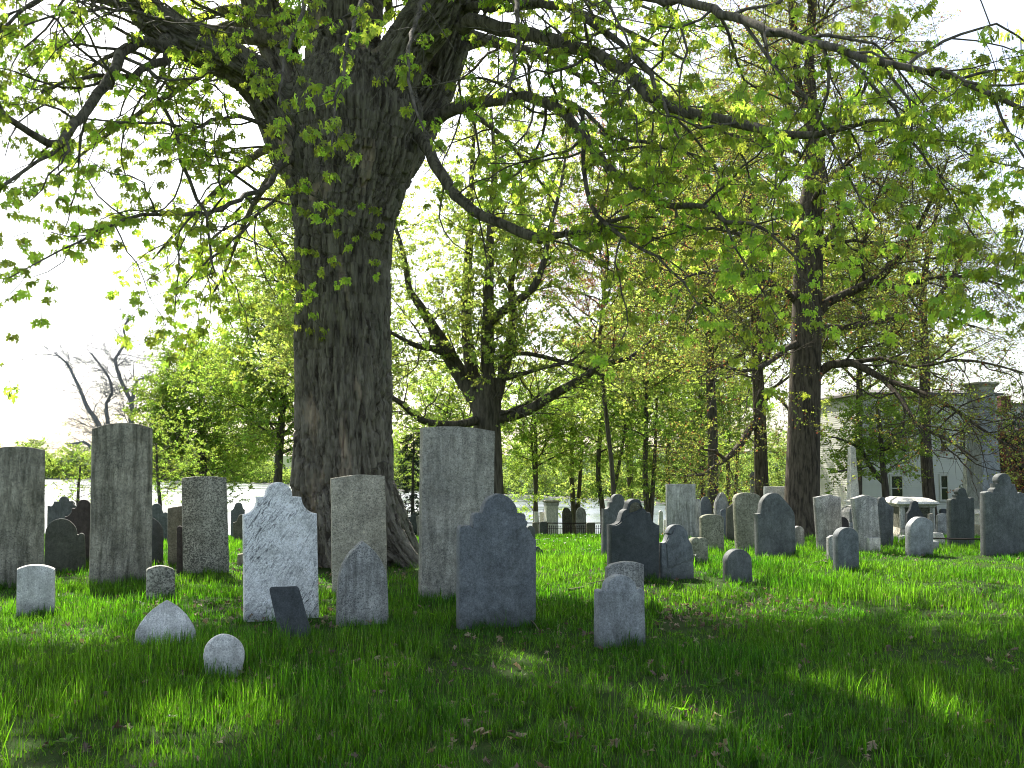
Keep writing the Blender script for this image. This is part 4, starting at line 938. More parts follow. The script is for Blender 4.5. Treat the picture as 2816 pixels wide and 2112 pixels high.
def slab_mesh(name, UV, thick, mat, bev=.007, jag=.0, seed=0, z0=0.):
    """a slab: outline UV (u across, v up), front face at y = 0, back at y = thick"""
    UV = np.array(UV, float); n = len(UV)
    if jag:
        q = np.stack([UV[:, 0] * 14, UV[:, 1] * 14, np.full(n, seed * 3.3)], 1)
        nn = np.roll(UV, -1, 0) - np.roll(UV, 1, 0); nn /= np.linalg.norm(nn, axis=1)[:, None] + 1e-9; nn = np.stack([-nn[:, 1], nn[:, 0]], 1)
        UV = UV + nn * ((fbm(q, 2, seed) - .5) * 2 * jag)[:, None]
    t1 = np.roll(UV, -1, 0) - UV; t0 = UV - np.roll(UV, 1, 0)
    t1 /= np.linalg.norm(t1, axis=1)[:, None] + 1e-9; t0 /= np.linalg.norm(t0, axis=1)[:, None] + 1e-9
    tt = t0 + t1; tt /= np.linalg.norm(tt, axis=1)[:, None] + 1e-9; inn = np.stack([tt[:, 1], -tt[:, 0]], 1)
    area = .5 * np.sum(UV[:, 0] * np.roll(UV[:, 1], -1) - np.roll(UV[:, 0], -1) * UV[:, 1])
    if area > 0: inn = -inn
    b = bev; IN = UV + inn * b
    rings = [(IN, 0), (UV + inn * b * .3, b * .3), (UV, b), (UV, thick - b), (UV + inn * b * .3, thick - b * .3), (IN, thick)]
    V = np.concatenate([np.stack([r[:, 0], np.full(n, y), r[:, 1]], 1) for r, y in rings])
    i = np.arange(n); j = (i + 1) % n; fs = []
    for k in range(5): fs.append(np.stack([k * n + i, k * n + j, (k + 1) * n + j, (k + 1) * n + i], 1))
    me = bpy.data.meshes.new(name)
    faces = [tuple(map(int, f)) for f in np.concatenate(fs)] + [tuple(range(n - 1, -1, -1)), tuple(range(5 * n, 6 * n))]
    if area > 0: faces = [f[::-1] for f in faces]
    me.from_pydata(V.tolist(), [], faces)
    me.polygons.foreach_set('use_smooth', np.ones(len(faces), bool)); me.materials.append(mat); me.update()
    import bmesh as _b
    bm = _b.new(); bm.from_mesh(me); _b.ops.recalc_face_normals(bm, faces=bm.faces); bm.to_mesh(me); bm.free()
    me.set_sharp_from_angle(angle=R(32))
    return me
STONES = []
GRP = {'s': 'old slate gravestones in the churchyard', 'm': 'old marble and granite gravestones in the churchyard'}
def frame_of(cmds, base_y, d, yaw, lean, roll=0):
    bx = (cmds[0][0] + cmds[-1][0]) / 2
    if d is None: p0 = on_ground(bx, base_y)
    else:
        q = at(bx, base_y, d); p0 = np.array((q[0], d, gz(q[0], d)))
    Rm = (Matrix.Rotation(R(yaw), 3, 'Z') @ Matrix.Rotation(R(-lean), 3, 'X') @ Matrix.Rotation(R(roll), 3, 'Y'))
    return p0, Rm
def to_plane(px, py, p0, Rm):
    d = Vector(ray(px, py)); n = Rm @ Vector((0, 1, 0)); o = Vector((0, 0, CAMH)); P0 = Vector(p0)
    t = (P0 - o).dot(n) / d.dot(n); q = o + d * t - P0; l = Rm.transposed() @ q
    return (l.x, l.z)
def stone(cmds, base_y, d, thick, mat, label, g='m', yaw=15, lean=0., jag=.003, name='gravestone', bev=.008, parts=None, cat='gravestone', roll=0):
    if d is None and yaw > 9: yaw += 6; thick *= 1.2
    p0, Rm = frame_of(cmds, base_y, d, yaw, lean, roll)
    pts = arc_pts(cmds); UV = [to_plane(x, y, p0, Rm) for x, y in pts]
    UV = [(u, v) for u, v in UV]
    UV[0] = (UV[0][0], min(UV[0][1], 0) - .25); UV[-1] = (UV[-1][0], min(UV[-1][1], 0) - .25)
    sd = len(STONES) + 3
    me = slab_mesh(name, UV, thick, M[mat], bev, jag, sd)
    o = link(name, me, None, label, cat, GRP.get(g))
    o.matrix_world = Matrix.Translation(Vector(p0)) @ Rm.to_4x4()
    STONES.append((p0, abs(UV[-1][0] - UV[0][0]) / 2 + .05, thick, yaw))
    for pn, pc, py0, pt, pm in (parts or []):
        q = [to_plane(x, y, p0, Rm) for x, y in arc_pts(pc)]
        link(pn, slab_mesh(pn, [(u, v) for u, v in q], pt, M[pm], .004, jag, sd + 7), o, loc=(0, py0, 0))
    return o

S = stone
# --- left group
S([(-70, 1617), (-58, 1245), (124, 1238, .16), (122, 1617)], 1617, None, .09, 'marble_grey', 'tall grey marble slab with bowed top cut off by the left edge of the photo', yaw=22)
S([(246, 1606), (254, 1180), (420, 1178, .20), (418, 1602)], 1606, None, .09, 'marble_grey', 'tallest slab on the left, grey with slanting dark streaks and bowed top', yaw=20)
S([(504, 1578), (501, 1315), (623, 1313, .07), (631, 1572)], 1576, None, .07, 'marble_speck', 'speckled grey marble slab with nearly flat top, thick black lichen spots', yaw=18)
S([(45, 1695), (46, 1566), (150, 1566, .22), (150, 1692)], 1694, None, .10, 'marble_pale', 'low blotched white footstone with bowed top at the foot of the leftmost slab', yaw=16)
S([(402, 1655), (403, 1572), (412, 1563, .3), (472, 1563, .22), (481, 1572, .3), (481, 1652)], 1654, None, .09, 'marble_speck', 'low spotted grey footstone behind the pointed sunken stone', yaw=16)
S([(122, 1574), (124, 1470), (128, 1452, .12), (212, 1470, .80), (216, 1471), (232, 1474, .75), (236, 1572)], 1572, None, .07, 'slate_green', 'dark slate with broad domed top and one small round shoulder', 's', yaw=14)
S([(128, 1540), (130, 1390), (140, 1392), (148, 1379, -.3), (162, 1379), (189, 1378, 1.0), (199, 1378), (210, 1391, -.35), (222, 1395), (224, 1540)], 1545, 14.2, .07, 'slate_grey', 'grey green slate with small round head, farthest left of the shouldered pair', 's', yaw=14)
S([(178, 1540), (178, 1421), (198, 1398, -.4), (206, 1398), (211, 1392), (248, 1392, 1.0), (252, 1398), (262, 1420, -.4), (266, 1540)], 1550, 13.4, .07, 'slate_red', 'reddish brown slate with domed head overlapping its grey neighbour', 's', yaw=14)
S([(170, 1540), (170, 1392), (184, 1386), (205, 1388, .9), (214, 1396, -.3), (216, 1540)], 1520, 16.5, .07, 'slate_dark', 'black slate head peeping out behind the grey green shouldered slate', 's', yaw=14)
S([(400, 1555), (398, 1420), (449, 1470, .45), (449, 1555)], 1553, None, .06, 'slate_dark', 'narrow dark slate leaning out behind the tallest left slab', 's', yaw=14, lean=3)
S([(404, 1500), (404, 1402), (418, 1392), (444, 1400, .85), (450, 1412), (456, 1409, .5), (463, 1420, .5), (464, 1500)], 1495, 21, .07, 'slate_grey', 'grey slate with round head and knobbed shoulder beyond the dark leaning slate', 's', yaw=14)
S([(440, 1490), (440, 1448), (448, 1442, -.3), (462, 1433, .3), (474, 1436), (474, 1490)], 1488, 24, .06, 'slate_pale', 'small pale slate low down beside the brown spotted slab', 's', yaw=14)
S([(462, 1553), (462, 1398), (520, 1390, .05), (520, 1553)], 1553, None, .08, 'brown_tan', 'brown spotted slab half hidden behind the speckled marble slab', yaw=16)
S([(486, 1548), (486, 1454), (502, 1454, 1.0), (504, 1548)], 1556, 12.6, .05, 'slate_red', 'thin round topped dark post stone in front of the brown spotted slab', yaw=12)
S([(634, 1495), (635, 1404), (643, 1396, -.3), (645, 1392), (667, 1392, .95), (673, 1402, -.3), (675, 1495)], 1492, 24, .07, 'slate_grey', 'distant slate with round head left of the white marble gravestone', 's', yaw=14)
S([(642, 1494), (641, 1437), (652, 1431, -.3), (656, 1419), (680, 1417, .35), (700, 1494)], 1494, 20, .07, 'olive_stone', 'olive stone with curved shoulder tucked behind the white marble gravestone', yaw=14)
S([(653, 1540), (653, 1525), (670, 1523), (671, 1540)], 1538, 13.5, .10, 'marble_grey', 'tiny square footstone just left of the white marble gravestone', yaw=14)
# --- white marble and its neighbours
S([(674, 1707), (671, 1415), (708, 1378, -.38), (707, 1367), (728, 1366), (732, 1362), (804, 1366, 1.06), (811, 1365), (829, 1367), (872, 1412, -.38), (878, 1700)], 1706, None, .075, 'marble_white', 'white marble gravestone with domed head and hollow shoulders, streaked with fine dark lichen', yaw=19, jag=.0025)
S([(768, 1752), (741, 1622), (746, 1614, .3), (812, 1611), (822, 1618, .3), (860, 1750)], 1752, None, .06, 'slate_dark', 'small plain dark slate leaning against the foot of the white marble gravestone', 's', yaw=8, lean=12, jag=.004, name='footstone', cat='footstone')
S([(914, 1620), (910, 1316), (984, 1305, .02), (996, 1305), (1059, 1309, .02), (1066, 1625)], 1625, 10.3, .08, 'granite_tan', 'tan granite slab with faintly peaked top in front of the great trunk', yaw=14)
S([(928, 1722), (933, 1610), (999, 1489, .24), (1066, 1600, .24), (1070, 1718)], 1720, None, .09, 'weathered_white', 'low mottled stone with pointed arch top in front of the tan granite slab', yaw=14)
S([(1158, 1652), (1163, 1176), (1361, 1186, .08), (1356, 1655)], 1654, None, .10, 'granite_grey', 'tallest grey granite slab in the middle with gently bowed top', yaw=14)
S([(1264, 1732), (1264, 1456), (1282, 1446, .5), (1300, 1452, .5), (1303, 1420), (1312, 1411, .4), (1326, 1412, .3), (1330, 1402), (1374, 1357, .36), (1424, 1410, .36), (1436, 1412), (1446, 1424, .5), (1447, 1433), (1452, 1441, .6), (1449, 1449), (1460, 1461, -.1), (1476, 1486, -.12), (1474, 1726)], 1728, None, .09, 'slate_blue', 'large blue slate with high domed head and small scrolled shoulders', 's', yaw=13, jag=.005, bev=.012)
S([(1449, 1495), (1450, 1452), (1464, 1447, .5), (1472, 1460, .2), (1474, 1495)], 1488, 19.5, .07, 'slate_grey', 'grey slate corner showing behind the scrolled blue slate', 's', yaw=12)
S([(1466, 1528), (1468, 1508), (1486, 1508, .5), (1494, 1520, .2), (1494, 1528)], 1526, None, .12, 'slate_dark', 'low dark stub of a broken stone beside the large blue slate', 's', yaw=12, name='stone_stub')
# --- far left centre, right of the trunk
S([(1096, 1465), (1098, 1413), (1118, 1412), (1118, 1465)], 1463, 46, .1, 'slate_pale', 'distant pale square stone right of the root flare', yaw=10)
S([(1120, 1465), (1121, 1422), (1131, 1420), (1150, 1420, .95), (1156, 1426), (1156, 1465)], 1461, 45, .1, 'slate_green', 'distant round headed green slate right of the root flare', 's', yaw=10)
S([(1150, 1470), (1144, 1420), (1172, 1416), (1172, 1470)], 1465, 43, .1, 'marble_grey', 'distant pale stone leaning behind the edge of the tall granite slab', yaw=10, roll=2)
# --- far centre enclosure
S([(1469, 1450), (1470, 1407), (1481, 1407), (1481, 1450)], 1466, 62, .12, 'slab_white', 'left of two narrow white headstones by the fenced plot', yaw=8)
S([(1484, 1450), (1484, 1408), (1496, 1408), (1496, 1450)], 1466, 62.5, .12, 'slab_white', 'right of two narrow white headstones by the fenced plot', yaw=8)
S([(1548, 1470), (1547, 1410), (1554, 1396, .1), (1562, 1396, .1), (1573, 1412, .1), (1573, 1470)], 1470, 61.5, .2, 'lichen_dark', 'dark lichened stone with blunt pointed top inside the iron fence', yaw=8)
S([(1585, 1470), (1585, 1410), (1593, 1396, .15), (1603, 1396, .2), (1612, 1412, .15), (1612, 1470)], 1470, 61.2, .2, 'weathered_white', 'blotchy black and white stone with blunt pointed top inside the iron fence', yaw=8)
S([(1464, 1466), (1465, 1438), (1479, 1438, .3), (1481, 1466)], 1466, 56, .15, 'brown_tan', 'small brown stone at the left end of the iron fence', yaw=8)
S([(1484, 1467), (1484, 1436), (1504, 1434), (1505, 1467)], 1467, 57, .2, 'slate_green', 'dark square stone block at the left end of the iron fence', yaw=8)
S([(1612, 1475), (1613, 1440), (1620, 1437, .2), (1637, 1437), (1638, 1475)], 1474, 56, .15, 'olive_stone', 'square olive stone in front of the right end of the iron fence', yaw=8)
S([(1826, 1475), (1828, 1430), (1835, 1428), (1835, 1475)], 1470, 40, .12, 'slab_white', 'sliver of a white stone left of the tall pale double slab', yaw=10)
S([(1811, 1455), (1814, 1410), (1818, 1404, .5), (1823, 1412, .4), (1826, 1455)], 1460, 48, .12, 'slab_white', 'small far white pointed stone left of the tall pale double slab', yaw=10)
# --- right centre
S([(1660, 1532), (1661, 1399), (1676, 1392, -.4), (1677, 1381), (1684, 1380), (1685, 1373), (1716, 1376, 1.02), (1718, 1382), (1727, 1382), (1742, 1398, -.35), (1748, 1532)], 1531, None, .08, 'slate_grey', 'grey slate with round head standing behind the broken dark slate', 's', yaw=14)
S([(1680, 1598), (1680, 1443), (1706, 1432, -.3), (1712, 1412), (1716, 1405), (1724, 1400), (1728, 1388), (1766, 1392, .95), (1774, 1408), (1787, 1409), (1790, 1424), (1813, 1443, -.3), (1812, 1596)], 1597, None, .10, 'slate_dark', 'broken dark slate, its front layer flaked off below a rounded head', 's', yaw=13, jag=.004,
  parts=[('front_layer', [(1682, 1597), (1681, 1446), (1708, 1434, -.3), (1716, 1424), (1732, 1415, -.05), (1752, 1408), (1768, 1396), (1777, 1410), (1786, 1411), (1789, 1426), (1811, 1445, -.3), (1810, 1596)], -.022, .021, 'slate_dark'),
         ('bare_patch', [(1731, 1410), (1733, 1392, .1), (1763, 1396, .85), (1766, 1394), (1750, 1405)], -.006, .006, 'olive_stone')])
S([(1671, 1660), (1672, 1562), (1684, 1553), (1771, 1552, .17), (1773, 1660)], 1662, 9.2, .09, 'weathered_white', 'low weathered white stone with bowed top behind the small cracked slate', yaw=13)
S([(1649, 1783), (1649, 1632), (1654, 1624, .5), (1667, 1626, .5), (1670, 1618), (1752, 1622, .93), (1760, 1618), (1773, 1630, .6), (1777, 1780)], 1781, None, .085, 'slate_pale', 'small pale slate with domed head and hairline cracks, nearest stone right of centre', 's', yaw=15, jag=.004, bev=.01)
S([(1822, 1594), (1820, 1493), (1832, 1489, -.2), (1838, 1471), (1846, 1470), (1838, 1466), (1888, 1468, 1.0), (1892, 1471), (1900, 1492, -.15), (1903, 1500), (1910, 1592)], 1593, None, .08, 'slate_blue', 'leaning blue slate with domed head and a diagonal ledge across it', 's', yaw=16, roll=2.5, lean=3,
  parts=[('front_layer', [(1836, 1562), (1831, 1492), (1840, 1474), (1848, 1468), (1888, 1470, .95), (1898, 1493, -.15), (1901, 1502), (1905, 1535)], -.022, .021, 'slate_blue')])
S([(1902, 1556), (1902, 1487), (1924, 1482, .5), (1942, 1481, .35), (1947, 1490, .3), (1949, 1556)], 1556, None, .09, 'lichen_speck', 'small brown double lobed stone between the leaning slate and the lichened slab', yaw=14)
S([(1834, 1480), (1834, 1331), (1913, 1331), (1914, 1480)], 1482, 23, .10, 'white_streak', 'tall flat topped pale slab with dark run marks, taller of a joined pair', yaw=10, jag=.001)
S([(1905, 1482), (1908, 1373), (1924, 1372, .1), (1928, 1378), (1930, 1482)], 1484, 23.6, .10, 'white_streak', 'lower pale slab standing against the right side of the tall flat topped slab', yaw=10, jag=.001)
S([(1932, 1524), (1930, 1424), (1940, 1417, .2), (1980, 1417, .14), (1991, 1425, .2), (1992, 1523)], 1523, None, .08, 'lichen_speck', 'lichened tan slab with bowed top behind the small brown double lobed stone', yaw=12)
S([(1924, 1478), (1926, 1384), (1931, 1374), (1950, 1372, .8), (1957, 1390), (1958, 1478)], 1480, 28, .09, 'slate_blue', 'plain blue slate with narrow domed head between pale slab and gothic stone', 's', yaw=8)
S([(1968, 1478), (1969, 1390), (1984, 1356, .16), (1990, 1355), (2004, 1388, .14), (2004, 1478)], 1480, 30, .22, 'weathered_white', 'gothic pointed marble stone with a raised rim against the water', yaw=8,
  parts=[('pointed_panel', [(1972, 1478), (1972, 1392), (1985, 1362, .14), (1996, 1392, .14), (1996, 1478)], -.03, .03, 'slate_pale')])
S([(1981, 1480), (1982, 1410), (2001, 1408, .95), (2004, 1480)], 1482, 25, .08, 'slate_blue', 'narrow blue slate with round head in front of the gothic stone', 's', yaw=8)
S([(1999, 1487), (2000, 1398), (2018, 1382, -.1), (2034, 1378, .2), (2034, 1487)], 1487, 22, .09, 'olive_stone', 'olive stone with sloping shoulder behind the lichened tombstone', yaw=8)
S([(2030, 1517), (2022, 1372), (2026, 1363), (2036, 1357, .1), (2080, 1358, .12), (2090, 1364, .1), (2094, 1517)], 1517, None, .09, 'lichen_speck', 'tall lichened tan tombstone with bowed head left of the big plain slate', yaw=12)
S([(2086, 1534), (2084, 1424), (2082, 1414), (2092, 1412), (2096, 1385), (2118, 1358, .25), (2142, 1358, .2), (2176, 1396, .04), (2186, 1420, .1), (2190, 1532)], 1533, None, .09, 'slate_grey', 'big plain grey slate with off centre domed head', 's', yaw=13, jag=.004)
S([(2104, 1480), (2104, 1338), (2178, 1337), (2179, 1480)], 1482, 28, .12, 'slab_white', 'flat topped pale marble slab rising behind the big plain slate', yaw=10, jag=.001)
S([(2187, 1516), (2186, 1455), (2200, 1447, .3), (2212, 1458, .3), (2214, 1515)], 1515, None, .08, 'weathered_white', 'small rough white stone at the right foot of the big plain slate', yaw=12)
S([(2002, 1604), (2000, 1545), (2068, 1545, 1.02), (2070, 1602)], 1603, None, .09, 'slate_grey', 'small round topped grey slate with pale freckles alone on the lawn', 's', yaw=14)
S([(2000, 1360), (2000, 1358), (2001, 1358), (2001, 1360)], 1482, 3000, .01, 'slate_grey', 'x') if False else None
S([(2254, 1515), (2243, 1368), (2282, 1360), (2312, 1367), (2319, 1515)], 1515, None, .08, 'weathered_white', 'white peaked tombstone, left one of a matching pair', yaw=10)
S([(2366, 1520), (2349, 1371), (2381, 1361), (2413, 1370), (2423, 1519)], 1520, None, .09, 'weathered_white', 'white peaked tombstone, right one of a matching pair, in front of the obelisk', yaw=16)
S([(2424, 1490), (2414, 1392), (2417, 1374), (2436, 1374, .8), (2446, 1388, -.1), (2458, 1396, .1), (2456, 1490)], 1488, 19, .08, 'slate_grey', 'grey slate with sloping shoulder between the peaked tombstone and the table tomb', 's', yaw=10)
S([(2306, 1572), (2304, 1480), (2362, 1478, .98), (2364, 1570)], 1571, None, .09, 'slate_blue', 'narrow round topped blue slate in front of the peaked pair', 's', yaw=15)
S([(2279, 1518), (2279, 1480), (2304, 1474, .35), (2308, 1518)], 1518, 14.4, .08, 'weathered_white', 'low white footstone half hidden by the narrow blue slate', yaw=10)
S([(2390, 1522), (2391, 1480), (2422, 1479), (2420, 1520)], 1521, None, .13, 'slab_white', 'small square white footstone under the right peaked tombstone', yaw=10, name='footstone', cat='footstone')
S([(2316, 1460), (2316, 1421), (2335, 1440, .4), (2335, 1460)], 1470, 20.5, .06, 'slate_red', 'dark quarter round slate fin left of the obelisk foot', 's', yaw=8)
S([(2495, 1487), (2496, 1412), (2504, 1400, -.1), (2508, 1385), (2526, 1386, .9), (2532, 1404, -.1), (2541, 1420), (2541, 1487)], 1487, 19, .08, 'slate_dark', 'dark slate with narrow head in front of the white table tomb', 's', yaw=8)
S([(2504, 1533), (2504, 1450), (2512, 1436, .15), (2553, 1427, .45), (2567, 1440, .2), (2567, 1530)], 1531, None, .10, 'slate_pale', 'pale grey tombstone with bowed top standing before the table tomb', yaw=15)
S([(2616, 1512), (2615, 1376), (2624, 1371, .3), (2629, 1373), (2630, 1362, -.2), (2637, 1360), (2634, 1354), (2658, 1352, .95), (2662, 1364), (2668, 1372, -.3), (2676, 1368, .5), (2680, 1378, .3), (2681, 1509)], 1510, None, .09, 'slate_green', 'tall olive slate with domed head and small ears, second from the right edge', 's', yaw=15, jag=.004)
S([(2712, 1530), (2710, 1358), (2716, 1352, .5), (2730, 1356, .4), (2732, 1346), (2738, 1341), (2738, 1330), (2748, 1330), (2744, 1322), (2780, 1318, .98), (2783, 1331), (2792, 1331), (2798, 1350, -.1), (2800, 1357), (2812, 1356, .5), (2826, 1364, .3), (2830, 1526)], 1528, None, .10, 'slate_grey', 'largest slate at the right edge with domed head, ears and dark stains', 's', yaw=15, jag=.005, bev=.012)
S([(2578, 1473), (2579, 1418), (2596, 1411, .2), (2614, 1418, .15), (2615, 1473)], 1475, 29, .10, 'weathered_white', 'small pale stone with bowed top under the far house window', yaw=8)
S([(2585, 1440), (2586, 1404), (2598, 1399, .3), (2612, 1408, .2), (2612, 1440)], 1475, 33, .10, 'slate_dark', 'dark stone top behind the pale stone under the far house window', 's', yaw=8)
S([(2556, 1470), (2556, 1414), (2566, 1412), (2568, 1420), (2568, 1470)], 1480, 21, .08, 'marble_grey', 'sliver of a grey stone right of the table tomb', yaw=8)
S([(2478, 1490), (2480, 1476), (2496, 1473, .3), (2498, 1490)], 1489, 20.5, .14, 'slab_white', 'low white rounded footstone in front of the table tomb', yaw=10, name='footstone', cat='footstone')
S([(2450, 1485), (2452, 1473), (2458, 1473, .4), (2460, 1485)], 1487, 21.2, .14, 'slab_white', 'tiny white footstone at the left corner of the table tomb', yaw=10, name='footstone', cat='footstone')
S([(2566, 1503), (2566, 1489), (2582, 1488), (2583, 1503)], 1505, 16.5, .16, 'slate_pale', 'low grey block beside the bowed pale tombstone', yaw=10, name='footstone', cat='footstone')
S([(2566, 1484), (2568, 1466), (2594, 1466, .1), (2600, 1480), (2600, 1484)], 1487, 18.5, .35, 'slab_white', 'low pale ledger stone behind the iron pipe rail', yaw=25, name='ledger_stone', cat='ledger stone', bev=.02)
# --- sunken stones in front
S([(362, 1772), (372, 1735), (459, 1648, .16), (540, 1735, .20), (547, 1768)], 1772, None, .12, 'marble_pale', 'sunken white stone with wide pointed top leaning back in the shaded grass', yaw=12, lean=14, jag=.004, bev=.014)
S([(572, 1868), (562, 1830, .1), (562, 1790, .1), (618, 1744, .36), (673, 1790, .36), (668, 1830, .1), (650, 1868)], 1866, None, .12, 'marble_pale', 'egg shaped white stone, nearest of all, with dark lichen patches', yaw=12, lean=8, jag=.003, bev=.02)

# ------------------------------------------------------------------ monuments
def thing(name, label, cat, loc, rz=0, group=None):
    o = bpy.data.objects.new(name, None); COL.objects.link(o); o.location = loc; o.rotation_euler = (0, 0, rz)
    o['label'] = label; o['category'] = cat
    if group: o['group'] = group
    return o
def frustum(acc, z0, z1, a0, a1, b0=None, b1=None, m=0, cx=0, cyy=0):
    b0 = a0 if b0 is None else b0; b1 = a1 if b1 is None else b1
    V = [(sx * a + cx, sy * b + cyy, z) for z, a, b in ((z0, a0, b0), (z1, a1, b1)) for sx, sy in ((-1, -1), (1, -1), (1, 1), (-1, 1))]
    acc.add(V, [(0, 1, 5, 4), (1, 2, 6, 5), (2, 3, 7, 6), (3, 0, 4, 7), (3, 2, 1, 0), (4, 5, 6, 7)], m=m)
def part(name, parent, mat, build, smooth=False, bevel=.008, kind=None):
    a = Acc(); build(a); me = a.mesh(name, [M[mat]], smooth); o = link(name, me, parent, kind=kind)
    if bevel:
        b = o.modifiers.new('b', 'BEVEL'); b.width = bevel; b.segments = 2; b.limit_method = 'ANGLE'
    return o
# obelisk
q = at(2349, 1480, 25); k = 25 / F
t = thing('obelisk', 'slender white marble obelisk on an arched pedestal right of the tall oak', 'obelisk', (q[0], 25, gz(q[0], 25)), R(10))
zb = gz(q[0], 25); Z = lambda py: at(2349, py, 25)[2] - zb
part('shaft', t, 'slab_white', lambda a: (frustum(a, Z(1374), Z(1232), .115, .068), frustum(a, Z(1232), Z(1225), .068, .005)))
part('plinth', t, 'slab_white', lambda a: (frustum(a, Z(1379), Z(1374), .17, .15), frustum(a, Z(1388), Z(1379), .13, .13), frustum(a, Z(1392), Z(1388), .17, .14)))
part('pedestal', t, 'weathered_white', lambda a: (frustum(a, Z(1435), Z(1408), .235, .235), frustum(a, Z(1408), Z(1398), .235, .20), frustum(a, Z(1398), Z(1392), .20, .12)))
part('base', t, 'slate_pale', lambda a: (frustum(a, Z(1443), Z(1435), .27, .25), frustum(a, Z(1452), Z(1443), .30, .30), frustum(a, -.3, Z(1452), .38, .38)))
# table tomb
q = at(2502, 1480, 23.0); zb = gz(q[0], 23.0); Z = lambda py: at(2502, py, 22.6)[2] - zb
t = thing('table_tomb', 'white marble table tomb with moulded lid and lichened side panel', 'tomb', (q[0], 23.0, zb), R(-8))
part('lid', t, 'slab_white', lambda a: (frustum(a, Z(1384), Z(1378), .46, .43, .86, .83), frustum(a, Z(1388), Z(1384), .41, .46, .80, .86), frustum(a, Z(1378), Z(1369), .43, .27, .83, .66)))
part('panel', t, 'lichen_dark', lambda a: frustum(a, Z(1452), Z(1392), .33, .33, .70, .70))
part('frieze', t, 'white_streak', lambda a: frustum(a, Z(1394), Z(1388), .37, .40, .75, .78))
for sx in (-1, 1):
    for sy in (-1, 1):
        part('corner_pilaster', t, 'white_streak', lambda a, sx=sx, sy=sy: frustum(a, Z(1452), Z(1394), .05, .05, .05, .05, cx=sx * .32, cyy=sy * .70))
part('base', t, 'granite_tan', lambda a: (frustum(a, Z(1466), Z(1452), .41, .37, .79, .75), frustum(a, -.3, Z(1466), .47, .47, .87, .87)))
# square pillar with flared capital
dd = 30; q = at(2712, 1470, dd); zb = gz(q[0], dd); Z = lambda py: at(2712, py, dd)[2] - zb
t = thing('pillar_monument', 'tall square granite pillar with flared capital in front of the white house', 'monument', (q[0], dd, zb), R(14))
part('shaft', t, 'slate_pale', lambda a: frustum(a, Z(1400), Z(1075), .35, .27))
part('capital', t, 'granite_tan', lambda a: (frustum(a, Z(1075), Z(1066), .27, .30), frustum(a, Z(1066), Z(1058), .30, .38), frustum(a, Z(1058), Z(1053), .38, .37)))
part('pedestal', t, 'slab_white', lambda a: (frustum(a, Z(1408), Z(1400), .55, .36), frustum(a, Z(1412), Z(1408), .62, .60), frustum(a, Z(1440), Z(1412), .56, .56)))
part('base', t, 'granite_tan', lambda a: frustum(a, -.4, Z(1440), .72, .72))
dd = 31.5; q = at(2672, 1470, dd); zb = gz(q[0], dd); Z = lambda py: at(2672, py, dd)[2] - zb
t = thing('obelisk', 'short white marble obelisk close against the left side of the square pillar', 'obelisk', (q[0], dd, zb), R(20))
part('shaft', t, 'slab_white', lambda a: (frustum(a, Z(1402), Z(1275), .17, .12), frustum(a, Z(1275), Z(1245), .12, .01)))
part('base', t, 'slab_white', lambda a: (frustum(a, Z(1412), Z(1402), .24, .20), frustum(a, -.4, Z(1412), .30, .30)))
# pale pier inside the fence
dd = 62; q = at(1516, 1460, dd); zb = gz(q[0], dd); Z = lambda py: at(1516, py, dd)[2] - zb
t = thing('square_monument', 'stout cream marble pier with moulded cap inside the iron fence', 'monument', (q[0], dd, zb), R(10))
part('shaft', t, 'slab_white', lambda a: frustum(a, -.3, Z(1390), .36, .37))
part('necking', t, 'white_streak', lambda a: frustum(a, Z(1390), Z(1382), .41, .40))
part('cap', t, 'granite_tan', lambda a: (frustum(a, Z(1382), Z(1378), .40, .50), frustum(a, Z(1378), Z(1375), .50, .34)))
# slim post monument left of the slender oak
dd = 40; q = at(2074, 1470, dd); zb = gz(q[0], dd); Z = lambda py: at(2074, py, dd)[2] - zb
t = thing('urn_monument', 'weathered grey column topped by a draped urn left of the tall oak', 'monument', (q[0], dd, zb))
part('shaft', t, 'lichen_speck', lambda a: frustum(a, -.3, Z(1320), .15, .11))
part('urn', t, 'slate_grey', lambda a: a.tube([(0, 0, Z(1320)), (0, 0, Z(1316)), (0, 0, Z(1308)), (0, 0, Z(1302)), (0, 0, Z(1298))], [.07, .10, .14, .11, .05], 14), True, 0)

# iron fence round the far plot: every picket its own part
fx0, fx1, fd = 1506, 1662, 57.5
pa, pb = at(fx0, 1470, fd), at(fx1, 1470, fd); za = gz(pa[0], fd)
t = thing('iron_fence', 'low rusty iron picket fence round the far burial plot', 'fence', (pa[0], fd, za))
Lf = pb[0] - pa[0]; nP = 30
pm = Acc(); frustum(pm, -.1, .58, .028, .012); frustum(pm, .58, .68, .034, .003); pme = pm.mesh('picket', [M['iron']], False)
for i in range(nP + 1):
    o = link('picket', pme, t, loc=(Lf * i / nP, 0, gz(pa[0] + Lf * i / nP, fd) - za))
for zz in (.14, .48):
    part('rail', t, 'iron', lambda a, zz=zz: a.box((Lf / 2, 0, zz + .02), (Lf / 2, .012, .014)), bevel=0)
q0, q1 = at(1440, 1440, 60), at(1700, 1440, 60)
t = thing('pipe_rail', 'thin iron rail crossing behind the far burial plot', 'railing', (q0[0], 60, gz(q0[0], 60)))
hz = at(1440, 1438, 60)[2] - gz(q0[0], 60)
part('rail', t, 'iron', lambda a: a.tube([(0, 0, hz), ((q1[0] - q0[0]) / 2, 0, hz - .02), (q1[0] - q0[0], 0, hz)], [.035] * 3, 6), bevel=0)
for f in (0, .25, .5, .75, 1):
    part('post', t, 'iron', lambda a, f=f: a.tube([((q1[0] - q0[0]) * f, 0, -.2), ((q1[0] - q0[0]) * f, 0, hz)], [.04, .04], 6), bevel=0)
